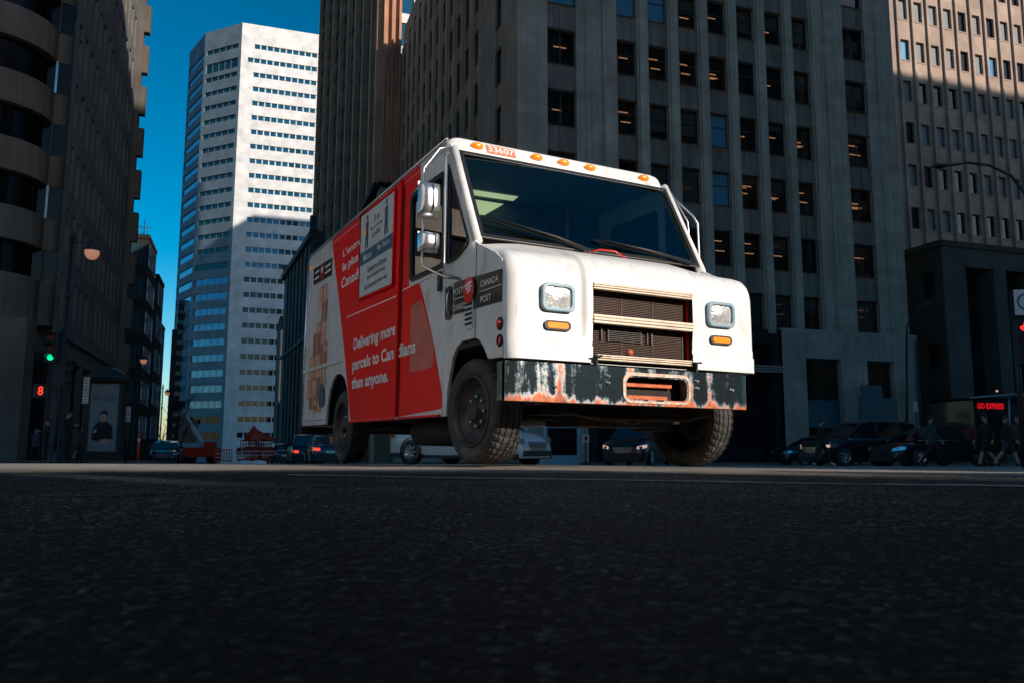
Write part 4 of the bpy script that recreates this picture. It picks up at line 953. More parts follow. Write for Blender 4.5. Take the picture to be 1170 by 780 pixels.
# wheels
def wheel(u, v, z, r, wdt, steer, side, name='wheel', dual=False):
    """side = -1: outer face toward -u"""
    o = bpy.data.objects.new(name, None); col.objects.link(o); o.parent = K; o.location = (u, v, z); o.rotation_euler = (0, 0, steer)
    h = wdt / 2; s = r - .135
    prof = [(s, -h + .02), (s + .02, -h + .004), (s + .07, -h - .006), (r - .03, -h + .006), (r - .008, -h + .022)]
    gx = [-.072, -.026, .026, .072]; pr = []
    for gc in gx: k = gc * wdt / .22; pr += [(r, k - .006), (r - .010, k - .004), (r - .010, k + .004), (r, k + .006)]
    prof += pr + [(a, -b) for a, b in prof[:5][::-1]]
    N = 120
    def md(rr, hh, k):
        if rr > r - .02 and abs(hh) > .052 * wdt / .22 and k % 3 == 0: return rr - .009
        if rr > r - .005 and k % 3 == 1 and abs(hh) < .05: return rr - .004
        return rr
    mb = MB(); mb.lathe(prof, 'x', n=N, mod=md, smooth=False); mb.build('tyre', 'tyre', o)
    q = side; f = lambda rr, d: (rr, q * d)
    dish = [(s + .012, h - .004), (s + .004, h + .006), (s - .012, h + .004), (s - .02, h - .03), (s - .055, h - .05), (s - .065, h - .075), (.14, h - .10), (.125, h - .085), (.10, h - .07), (.085, h - .07), (.08, h - .02), (.06, h - .01), (0, h - .005)]
    if dual: dish = [(a, b - .035 if a < s - .015 else b) for a, b in dish]
    mb = MB(); mb.lathe([f(a, b) for a, b in dish], 'x', n=48); mb.lathe([f(s + .01, -h + .01), f(s - .03, 0), f(s - .03, h - .03)], 'x', n=48)
    rim = mb.build('rim', 'rim', o)
    mb = MB()
    for k in range(8):
        a = 2 * PI * k / 8; mb.tube([(q * (h - .075), .112 * math.cos(a), .112 * math.sin(a)), (q * (h - .045), .112 * math.cos(a), .112 * math.sin(a))], .013, n=6)
    nu = mb.build('lug_nut', 'alu', rim)
    return o
wheel(.135, .69, .405, .405, .235, R(6), -1)
wheel(WU - .135, .70, .40, .42, .235, R(6), 1)
wheel(.16, 4.55, .345, .43, .24, 0, -1); wheel(WU - .16, 4.55, .345, .43, .24, 0, 1)
# wipers
for (ua, ta), (ub, tb), (uc, tc_) in (((.11, .19), (.72, .06), (1.03, .0)), ((1.13, .12), (1.65, .055), (2.13, .02))):
    mb = MB(); mb.tube([wsn(ua, ta, .05), wsn(ub, tb, .055), wsn(uc - .12, tc_ + .015, .05)], .011, n=6); mb.tube([wsn(ua + .1, ta - .01, .075), wsn(ub, tb, .085), wsn(uc, tc_ - .03, .07)], [.008, .013, .016], n=6); mb.build('wiper', 'iron', K)
# mirrors
MR = bpy.data.objects.new('mirror', None); col.objects.link(MR); MR.parent = K
mb = MB()
mb.tube([(-.0, 1.14, 2.66), (-.10, 1.15, 2.63), (-.24, 1.14, 2.43), (-.245, 1.13, 2.38), (-.245, 1.11, 1.64), (-.24, 1.09, 1.58), (-.10, .95, 1.48), (.0, .86, 1.46)], .0105, n=8)
mb.tube([(-.02, 1.12, 2.60), (-.13, .93, 2.50), (-.14, .90, 2.46), (-.14, .89, 1.50), (-.01, .87, 1.47)], .009, n=8)
mb.build('bracket', 'alu', MR)
def mirror_head(name, v0, v1, z0, z1, u0, u1, bulge):
    mb = MB(); n_ = 10; P_ = []
    for j in range(n_ + 1):
        t = j / n_; zz = z0 + (z1 - z0) * t; row = []
        for i in range(n_ + 1):
            s_ = i / n_; bx = 1 - abs(2 * s_ - 1) ** 4; bz = 1 - abs(2 * t - 1) ** 4; q_ = max(0, bx * bz) ** .5
            row.append((u0 + (u1 - u0) * s_, v0 - bulge * q_, zz))
        P_.append(row)
    mb.grid(P_); mb.add([P_[0][0], P_[0][-1], P_[-1][-1], P_[-1][0]], [(0, 1, 2, 3)]); return mb.build(name, 'mirrorback', MR)
mirror_head('mirror_head', 1.10, 1, 1.99, 2.30, -.30, -.11, .09)
mirror_head('convex_mirror_head', 1.08, 1, 1.70, 1.87, -.30, -.12, .10)
mb = MB(); mb.tube([(2.3, 1.15, 2.62), (2.47, .98, 2.36), (2.50, .95, 2.28), (2.50, .93, 1.75), (2.3, .8, 1.6)], .011, n=8); mb.tube([(2.31, 1.1, 2.60), (2.42, 1.0, 2.30), (2.42, .95, 1.8)], .008, n=8)
mR = mb.build('mirror', 'alu', K)
# side lamps, vent, handle
for z, r_, nm in ((1.005, .036, 'side_lamp'), (.885, .034, 'reflector')):
    mb = MB(); mb.lathe([(0, -.030 if nm == 'side_lamp' else -.010), (r_ * .6, -.024 if nm == 'side_lamp' else -.010), (r_, -.002)], 'x', (-.002, .125, z), 20); o = mb.build(nm, 'redlens', K)
    mb = MB(); mb.lathe([(r_, -.014), (r_ + .010, -.010), (r_ + .012, 0)], 'x', (-.0, .125, z), 20); mb.build('rim', 'black', o)
mb = MB(); mb.add(*poly(round_poly([(.60, 1.03), (.755, 1.03), (.755, 1.34), (.60, 1.34)], .03), [], sideL(.001), .008)); LV = mb.build('vent', 'white_side', K)
mb = MB()
for k in range(7): z = 1.065 + .038 * k; mb.box(-.016, -.0095, .615, .74, z, z + .018)
mb.build('louvre', 'black', LV)
mb = MB(); mb.add(*poly(rrect(1.02, 1.17, 1.16, 1.44, .05), [], sideL(.001), .006)); HD_ = mb.build('handle_recess', 'vinylblack', K)
mb = MB(); mb.tube([(-.012, 1.06, 1.20), (-.035, 1.06, 1.24), (-.035, 1.06, 1.36), (-.012, 1.06, 1.40)], .011); mb.build('handle', 'alu', HD_)
mb = MB(); mb.box(-.03, -.004, 1.26, 1.32, 1.43, 1.60); mb.build('door_lock', 'vinylblack', K, .006)
mb = MB(); mb.add(*poly([(1.18, 1.40), (1.26, 1.40), (1.27, .5), (1.20, .46)], [], sideL(-.02), .002)); mb.build('door_edge', 'white_side', K)
# emblem board on the cowl
EB = part('emblem_board', [(.10, 1.163), (1.0, 1.19), (1.0, 1.455), (.10, 1.40)], [], sideL(.0025), .002, 'vinylblack')
part('emblem_board', [(1.18, 1.175), (1.19, 1.45), (1.175, 1.45), (1.172, 1.175)], [], sideL(.0025), .002, 'vinylblack')
EF = lambda off: (lambda a, b, d: (-off - d, -a, b))     # text runs toward -v
text('lettering', 'CANADA', -.47, -.16, 1.325, 1.375, EF(.0055), 'textwhite', EB, slant=-.02)
text('lettering', 'POST', -.47, -.28, 1.205, 1.255, EF(.0055), 'textwhite', EB, slant=-.02)
text('lettering', 'POSTES', -1.0, -.72, 1.345, 1.395, EF(.0095), 'textwhite', EB, slant=-.02)
text('lettering', 'CANADA', -1.0, -.72, 1.215, 1.265, EF(.0095), 'textwhite', EB, slant=-.02)
mb = MB(); mb.add([EF(.0055)(a, b, 0) for a, b in ((-.49, 1.292), (-.11, 1.284), (-.11, 1.289), (-.49, 1.297))], [(0, 1, 2, 3)]); mb.add([EF(.0055)(a, b, 0) for a, b in ((-.99, 1.312), (-.76, 1.304), (-.76, 1.309), (-.99, 1.317))], [(0, 1, 2, 3)]); mb.build('divider_line', 'textwhite', EB)
def emblem(cv, cz, r_, off, parent):
    n_ = 28; mb = MB(); f = EF(off); mb.add([f(-cv, cz, 0)] + [f(-cv + r_ * math.cos(2 * PI * k / n_), cz + r_ * math.sin(2 * PI * k / n_), 0) for k in range(n_)], [(0, 1 + k, 1 + (k + 1) % n_) for k in range(n_)]); o = mb.build('emblem', 'redlens', parent)
    mb = MB(); f = EF(off + .002)
    for k, (y0, y1) in enumerate(((.45, .25), (.18, -.0), (-.08, -.26))):
        mb.add([f(-cv + r_ * a, cz + r_ * b, 0) for a, b in ((-.75 + .25 * k, y0), (.35, y0 + .2), (.75 - .1 * k, y0 + .02), (.2, y0 - .03), (-.5 + .2 * k, y1))], [(0, 1, 2, 3, 4)])
    mb.build('wing', 'textwhite', o); return o
emblem(.665, 1.335, .105, .0200, EB)
# writing on the side
TX = lambda off: EF(off)
text('lettering', "L'entreprise", -4.60, -3.25, 2.375, 2.50, TX(.005), 'textwhite', bold=.012, slant=.0)
text('lettering', 'le plus', -4.60, -3.90, 2.195, 2.33, TX(.005), 'textwhite', bold=.03)
text('lettering', 'Canadien', -4.62, -3.55, 2.01, 2.14, TX(.005), 'textwhite', bold=.02)
text('lettering', 'Delivering more', -3.95, -2.45, 1.155, 1.325, TX(.0085), 'textwhite', bold=.03)
text('lettering', 'parcels to Canadians', -3.97, -1.87, .925, 1.10, TX(.0085), 'textwhite', bold=.03)
text('lettering', 'than anyone.', -3.97, -2.64, .715, .885, TX(.0085), 'textwhite', bold=.03)
# notice board
NB = part('notice_board', [(2.575, 1.725), (3.75, 1.765), (3.79, 2.71), (2.575, 2.68)], [], sideL(.004), .016, 'signgrey', bevel=.003)
mb = MB(); mb.tube([(-.02, 2.56, 1.70), (-.02, 3.765, 1.745), (-.02, 3.80, 2.73), (-.02, 2.56, 2.695), (-.02, 2.56, 1.70)], .014, n=6); mb.build('frame', 'red', NB)
part('blue_band', [(2.59, 2.10), (3.765, 2.12), (3.77, 2.27), (2.59, 2.25)], [], sideL(.021), .001, 'signblue', NB)
TB = TX(.0235)
text('lettering', 'Merci.', -3.62, -3.30, 2.15, 2.23, TB, 'textwhite', NB); text('lettering', 'Merci. Thank you.', -3.1, -2.68, 2.15, 2.23, TB, 'textwhite', NB)
text('lettering', 'Gardons nos distances', -3.45, -2.78, 1.99, 2.06, TB, 'signdark', NB); text('lettering', 'pour le bien de tous.', -3.45, -2.80, 1.90, 1.97, TB, 'signdark', NB)
text('lettering', "Let's keep each other safe.", -3.55, -2.74, 1.80, 1.87, TB, 'signdark', NB)
text('lettering', '2 m', -3.26, -3.08, 2.53, 2.60, TB, 'signdark', NB); text('lettering', '6 pi/ft.', -3.32, -3.02, 2.34, 2.42, TB, 'signdark', NB)
mb = MB(); mb.add([TB(a, b, 0) for a, b in ((-3.38, 2.465), (-3.33, 2.445), (-3.33, 2.46), (-3.01, 2.46), (-3.01, 2.445), (-2.96, 2.465), (-3.01, 2.485), (-3.01, 2.47), (-3.33, 2.47), (-3.33, 2.485))], [(0, 1, 9), (1, 2, 8, 9), (2, 3, 7, 8), (3, 4, 6, 7), (4, 5, 6)]); mb.build('arrow', 'signdark', NB)
for c in (-3.52, -2.83):
    mb = MB(); h0 = 2.285
    mb.add([TB(c + a, h0 + b, 0) for a, b in ((-.06, 0), (-.02, 0), (0, .16), (.02, 0), (.06, 0), (.045, .18), (.05, .29), (.0, .31), (-.05, .29), (-.045, .18))], [(0, 1, 2, 9), (2, 3, 4, 5), (2, 5, 6, 7, 8, 9)])
    mb.add([TB(c + .03 * math.cos(k * PI / 5), h0 + .35 + .035 * math.sin(k * PI / 5), 0) for k in range(10)], [tuple(range(10))]); mb.build('figure', 'signdark' if c < -3 else 'signblue', NB)
mb = MB(); mb.add([TX(.0245)(a, b, 0) for a, b in ((-3.61, 2.44), (-3.55, 2.44), (-3.55, 2.51), (-3.61, 2.51))], [(0, 1, 2, 3)]); mb.build('parcel_icon', 'amber', NB)
# rear emblem and picture of a stack of parcels
RB = part('rear_emblem_board', [(5.14, 2.285), (6.17, 2.325), (6.20, 2.565), (5.14, 2.52)], [], sideL(.0025), .001, 'vinylblack'); emblem(5.68, 2.43, .105, .0045, RB)
for a0, a1, z in ((5.2, 5.5, 2.44), (5.2, 5.5, 2.36), (5.85, 6.1, 2.47), (5.85, 6.1, 2.385)):
    mb = MB(); mb.add([TX(.0045)(-a, b, 0) for a, b in ((a1, z), (a0, z), (a0, z + .025), (a1, z + .025))], [(0, 1, 2, 3)]); mb.build('lettering', 'textwhite', RB)
PP = bpy.data.objects.new('parcel_picture', None); col.objects.link(PP); PP.parent = K
bxs = [(5.35, 5.78, 1.95, 2.22, 0), (5.30, 5.62, 1.70, 2.0, 1), (5.33, 5.85, 1.42, 1.74, 0), (5.60, 6.02, 1.30, 1.62, 1), (5.22, 5.60, 1.10, 1.45, 1), (5.55, 6.20, .98, 1.32, 0), (5.25, 5.62, .86, 1.14, 0), (5.50, 6.00, .70, 1.02, 1), (5.75, 6.28, .72, 1.0, 0), (5.45, 5.85, .55, .78, 0), (5.66, 6.1, .58, .76, 1)]
rb = random.Random(3)
for i, (a0, a1, z0, z1, c_) in enumerate(bxs):
    tl = .02 * rb.uniform(-1, 1.6); of = .0026 + .0006 * i
    def q4(x0, x1, y0, y1, o_): return [TX(o_)(-x, y + tl * (x - a0), 0) for x, y in ((x1, y0), (x0, y0), (x0, y1), (x1, y1))]
    mb = MB(); mb.add(q4(a0, a1, z0, z1, of), [(0, 1, 2, 3)]); o = mb.build('parcel', 'brown' if c_ == 0 else 'brown2', PP)
    mb = MB(); xm = (a0 + a1) / 2; mb.add(q4(xm - .02, xm + .02, z0, z1, of + .0003), [(0, 1, 2, 3)]); mb.add(q4(a0, a1, z1 - .015, z1, of + .0003), [(0, 1, 2, 3)]); mb.build('tape', 'brown2' if c_ == 0 else 'brown', o)
    if i % 2 == 0: mb = MB(); mb.add(q4(a0 + .05, a0 + .14, z1 - .13, z1 - .05, of + .0004), [(0, 1, 2, 3)]); mb.build('parcel_label', 'pale', o)
mb = MB(); mb.add(*poly(round_poly([(5.24, .62), (5.45, .60), (5.58, .78), (5.42, .92), (5.25, .84)], .02), [], sideL(.012), .01)); mb.build('fuel_cap', mat('blue_fuel_cap', (.06, .10, .14), .4, var=.3), K)
mb = MB(); mb.box(-.014, -.002, 6.36, 6.42, 2.60, 2.65); mb.build('marker_light', 'amber', K)
# cab interior
mb = MB(); mb.box(.04, 2.26, .70, 2.34, .95, 1.0); mb.box(.04, 2.26, 2.34, 2.36, .96, 2.7); mb.box(.05, 2.25, 1.3, 2.34, 2.66, 2.69); mb.build('cab_lining', 'cabgrey', K)
mb = MB(); mb.box(.09, 2.21, .74, 1.05, 1.0, 1.66); mb.box(1.35, 1.95, .98, 1.12, 1.3, 1.74); mb.build('dashboard', 'cabdark', K, .03)
mb = MB(); mb.box(1.40, 1.85, 1.55, 2.0, 1.30, 1.42); mb.box(1.40, 1.85, 1.96, 2.08, 1.42, 2.12); mb.box(1.5, 1.75, 1.7, 1.9, 1.0, 1.3); mb.build('driver_seat', 'cabdark', K, .03)
mb = MB(); mb.tube([(1.62 + .21 * math.cos(2 * PI * k / 20), 1.22 + .12 * math.sin(2 * PI * k / 20), 1.80 + .17 * math.sin(2 * PI * k / 20)) for k in range(21)], .015, n=6); mb.tube([(1.62, 1.22, 1.8), (1.62, 1.0, 1.55)], .03); mb.build('steering_wheel', 'black', K)
for a in (.20, .55): pass
mb = MB()
mb.tube([(1.73, 2.1, 1.1), (1.73, 2.1, 2.6)], .02); mb.build('grab_pole', 'cream', K)
PO = [((.62, 2.10, 2.655), (1.13, 2.08, 2.655), (1.15, 2.24, 2.655), (.69, 2.26, 2.655)), ((.73, 2.335, 2.64), (1.09, 2.335, 2.64), (.87, 2.335, 2.49), (.77, 2.335, 2.48))]
for p_ in PO: mb = MB(); mb.quad(*p_); mb.build('pale_glow_panel', 'paleyellow', K)  # emissive panels added for the pale patches seen through the windscreen

# ------------------------------------------------------------------ street furniture, vehicles, people
def ground_pt(px, y): p = at(px, 520, y); return Vector((p.x, y, G(p.x, y)))
def pavement(name, quad_, h=.13):
    mb = MB(); n_ = 24; (ax, ay), (bx, by), (cx_, cy_), (dx_, dy_) = quad_
    top_ = [[(lambda x, y: (x, y, G(x, y) + h))(ax + (dx_ - ax) * i / n_ + ((bx - ax) * (1 - i / n_) + (cx_ - dx_) * i / n_) * j / 6, ay + (dy_ - ay) * i / n_ + ((by - ay) * (1 - i / n_) + (cy_ - dy_) * i / n_) * j / 6) for j in range(7)] for i in range(n_ + 1)]
    mb.grid(top_, smooth=False)
    for i in range(n_):
        for j in (0, 6): a, b = top_[i][j], top_[i + 1][j]; mb.quad(a, b, (b[0], b[1], b[2] - h - .1), (a[0], a[1], a[2] - h - .1))
    for i in (0, n_):
        for j in range(6): a, b = top_[i][j], top_[i][j + 1]; mb.quad(a, b, (b[0], b[1], b[2] - h - .1), (a[0], a[1], a[2] - h - .1))
    return mb.build(name, 'pave', kind='structure')
def loc2(o, a, b): return (o[0] + BY.x * a + BN.x * b, o[1] + BY.y * a + BN.y * b)
pavement('pavement', [loc2((.25, 44), -3, -5), loc2((.25, 44), 60, -5), loc2((.25, 44), 60, .2), loc2((.25, 44), -3, .2)])
pavement('pavement', [loc2((.25, 44), -3, .2), loc2((.25, 44), 0, .2), loc2((.25, 44), 0, 120), loc2((.25, 44), -3, 120)])
pavement('pavement', [loc2((-24.4, 42), -30, -10), loc2((-24.4, 42), 6, -10), loc2((-24.4, 42), 6, 90), loc2((-24.4, 42), -30, 90)])

# --- cars
def car(name, label, loc, heading, kind='sedan', paint='carblack', lit=False, tail=False, group=None, cat='car'):
    """local +x forward"""
    o = empty(name, label, cat, loc, heading, group)
    L_, W_, H_ = {'sedan': (4.65, 1.80, 1.46), 'suv': (4.75, 1.88, 1.78), 'compact': (4.45, 1.76, 1.46)}[kind]
    hl = L_ / 2
    if kind == 'suv': top = [(-hl, .62, .80), (-hl + .05, 1.02, .86), (-hl + .35, 1.10, .92), (-.6, 1.12, .94), (.75, 1.10, .94), (hl - .9, 1.06, .93), (hl - .25, .98, .88), (hl - .03, .78, .80), (hl, .55, .74)]; gh = [(-hl + .12, 1.08), (-hl + .42, H_ - .08), (-hl + .9, H_), (0.1, H_), (.55, H_ - .10), (1.28, 1.09)]; wr_, wb_ = .37, (-1.42, 1.45)
    else: top = [(-hl, .60, .76), (-hl + .06, .92, .82), (-hl + .5, .98, .88), (-.7, .95, .90), (.6, .93, .90), (hl - 1.0, .88, .89), (hl - .35, .76, .84), (hl - .06, .60, .74), (hl, .45, .66)]; gh = [(-hl + .45, .96), (-hl + 1.25, H_ - .07), (-.5, H_), (.15, H_ - .02), (.55, H_ - .13), (1.35, .92)]; wr_, wb_ = .325, (-1.32, 1.38)
    # body
    mb = MB(); P_ = []
    def trow(x, zt, hw): return [(x, -hw * .93, .20), (x, -hw, .32), (x, -hw * 1.0, (zt + .32) / 2), (x, -hw * .985, zt - .10), (x, -hw * .93, zt - .02), (x, -hw * .6, zt + .025), (x, 0, zt + .035)]
    for x, zt, hw in top:
        hw = hw * W_ / 1.88; r_ = trow(x, zt, hw); P_.append(r_ + [(a, -b, c) for a, b, c in r_[-2::-1]])
    mb.grid(P_)
    for row in (P_[0], P_[-1]): mb.add(row, [tuple(range(len(row)))])
    mb.build('body', paint, o)
    mb = MB(); mb.box(-hl + .1, hl - .1, -W_ * .46, W_ * .46, .17, .30); mb.build('underbody', 'black', o)
    # greenhouse
    mb = MB(); P_ = []
    for i, (x, z) in enumerate(gh): P_.append((x, z))
    wb2 = W_ / 2 * .90; wt = W_ / 2 * .70
    zb = gh[0][1]; rows_ = []
    for x, z in gh:
        k = (z - zb) / (H_ - zb); k = max(0, min(1, k)); rows_.append((x, z, wb2 + (wt - wb2) * k))
    lo = [(x, -wb2, zb - .02) for x, z, w__ in rows_]; hi_ = [(x, -w__, z) for x, z, w__ in rows_]; mid = [(x, 0, z + .03) for x, z, w__ in rows_]
    mb.grid([lo, hi_, mid, [(a, -b, c) for a, b, c in hi_], [(a, -b, c) for a, b, c in lo]], smooth=False); mb.build('glasshouse', 'carglass', o)
    mb = MB(); r_ = rows_[1:5]; e = .012
    mb.grid([[(x, -w__ - e, z - .03) for x, z, w__ in r_], [(x, -w__ * .96, z + e) for x, z, w__ in r_], [(x, 0, z + .03 + e) for x, z, w__ in r_], [(x, w__ * .96, z + e) for x, z, w__ in r_], [(x, w__ + e, z - .03) for x, z, w__ in r_]]); mb.build('roof', paint, o)
    mb = MB()
    for s_ in (-1, 1):
        for i, j in ((0, 1), (4, 5)): a, b = rows_[i], rows_[j]; mb.tube([(a[0], s_ * (a[2] + .005), a[1] - .02), (b[0], s_ * (b[2] + .005), b[1] - .02)], .035, n=6)
        mb.tube([(-.15, s_ * (wb2 + .005), zb), (-.2, s_ * (wt + .01), H_ - .04)], .035, n=6)
        mb.tube([(gh[0][0], s_ * wb2 * 1.01, zb), (gh[5][0], s_ * wb2 * 1.01, zb)], .012, n=6, mi=1)
    mb.build('pillar', [paint, 'alu'], o)
    for s_ in (-1, 1):
        mb = MB(); mb.lathe([(0, -.04), (.06, -.035), (.085, .0), (.07, .06), (0, .08)], 'x', (.95, s_ * (W_ / 2 + .06), zb + .08), 12); mb.build('wing_mirror', paint, o)
        mb = MB(); x0 = hl; mb.add([(x0 - .16, s_ * W_ * .42, .73), (x0 - .045, s_ * W_ * .30, .66), (x0 - .03, s_ * W_ * .30, .56), (x0 - .12, s_ * W_ * .43, .58), (x0 - .38, s_ * W_ * .468, .74), (x0 - .35, s_ * W_ * .475, .64)], [(0, 1, 2, 3), (0, 3, 5, 4)])
        if kind == 'suv': mb.v = [(x + .02, y, z + .12) for x, y, z in mb.v]
        mb.v = [(x + .03, y * 1.03, z) for x, y, z in mb.v]
        mb.build('headlight', 'headlampon' if lit else 'headlamp', o)
        mb = MB(); mb.add([(-hl - .015, s_ * W_ * .30, .70), (-hl - .015, s_ * W_ * .43, .70), (-hl + .22, s_ * W_ * .478, .74), (-hl + .22, s_ * W_ * .478, .86), (-hl + .03, s_ * W_ * .44, .86), (-hl + .02, s_ * W_ * .30, .84)], [(0, 1, 4, 5), (1, 2, 3, 4)]); mb.build('tail_light', 'tail' if tail else 'redlens', o)
    mb = MB(); zg = .60 if kind != 'suv' else .74
    for k in range(5): mb.box(hl - .0 - .02 * k * 0, hl + .022, -.42 + .02 * k, .42 - .02 * k, zg - .02 - .045 * k, zg - .045 * k)
    mb.build('grille', 'chrome' if kind != 'compact' else 'black', o)
    mb = MB(); mb.box(hl - .02, hl + .028, -.62, .62, .24, .38); mb.build('air_intake', 'black', o)
    mb = MB(); mb.box(hl + .028, hl + .034, -.25, .25, .42, .52) if 0 else mb.box(-hl - .03, -hl + .02, -.26, .26, .58, .70); mb.build('number_plate', 'textwhite', o)
    for wx in wb_:
        for s_ in (-1, 1):
            wo = bpy.data.objects.new('wheel', None); col.objects.link(wo); wo.parent = o; wo.location = (wx, s_ * (W_ / 2 - .09), wr_)
            h = .105; prof = [(wr_ * .62, -h + .01), (wr_ * .72, -h), (wr_ - .02, -h + .008), (wr_, -h + .03), (wr_, h - .03), (wr_ - .02, h - .008), (wr_ * .72, h), (wr_ * .62, h - .01)]
            mb = MB(); mb.lathe(prof, 'y', n=36); mb.build('tyre', 'tyre', wo)
            mb = MB(); q = s_; mb.lathe([(wr_ * .64, q * (h - .005)), (wr_ * .60, q * (h - .02)), (wr_ * .56, q * (h - .05)), (.0, q * (h - .05))], 'y', n=30)
            for k in range(8):
                a = 2 * PI * k / 8; c2, s2 = math.cos(a), math.sin(a); mb.tube([(.03 * c2, q * (h - .02), .03 * s2), (wr_ * .6 * c2, q * (h - .015), wr_ * .6 * s2)], [.03, .02], n=5)
            mb.lathe([(.05, q * (h - .02)), (.04, q * (h - .0)), (0, q * h)], 'y', n=12); mb.build('rim', 'alu', wo)
            mb = MB(); mb.lathe([(wr_ + .05, s_ * .086), (wr_ + .05, s_ * .02), (0, s_ * .02)], 'y', (wx, s_ * (W_ / 2 - .09), wr_ + .01), 30); mb.build('wheel_arch', 'black', o)
    return o
def car_at(px, y, head, **kw):
    p = ground_pt(px, y); return car(loc=p, heading=R(head), **kw)
car_at(536, 21.6, -36, name='parked_car', label='white compact car seen under the delivery truck', kind='compact', paint='carwhite')
car_at(731, 34, -115, name='parked_car', label='black car with bright headlight seen under the truck bumper', lit=True, kind='suv')
GR_R = 'dark cars waiting at the right'
car_at(985, 33, 193, name='parked_car', label='black sport utility car with lit orange headlight behind a walking man', kind='suv', lit=True, group=GR_R)
car_at(1066, 30.5, 196, name='parked_car', label='glossy black sedan in front of the food truck at the right', kind='sedan', group=GR_R)
car_at(938, 40, 190, name='parked_car', label='black car mostly hidden behind the front bumper of the truck', kind='sedan', group=GR_R)
GR_L = 'cars down the left street'
car_at(191, 52, -72, name='parked_car', label='dark blue car facing the camera near the bare tree', kind='sedan', paint='carblue', group=GR_L)
car_at(322, 60, 112, name='parked_car', label='small black car between the orange barriers and the red-lit cars', kind='sedan', group=GR_L)
car_at(348, 50, 110, name='parked_car', label='dark car with lit brake lights behind the rear step of the truck', kind='suv', tail=True, group=GR_L)
car_at(372, 42, 110, name='parked_car', label='blue-grey car with lit brake lights beside the rear wheel of the truck', kind='sedan', paint='carblue', tail=True, group=GR_L)

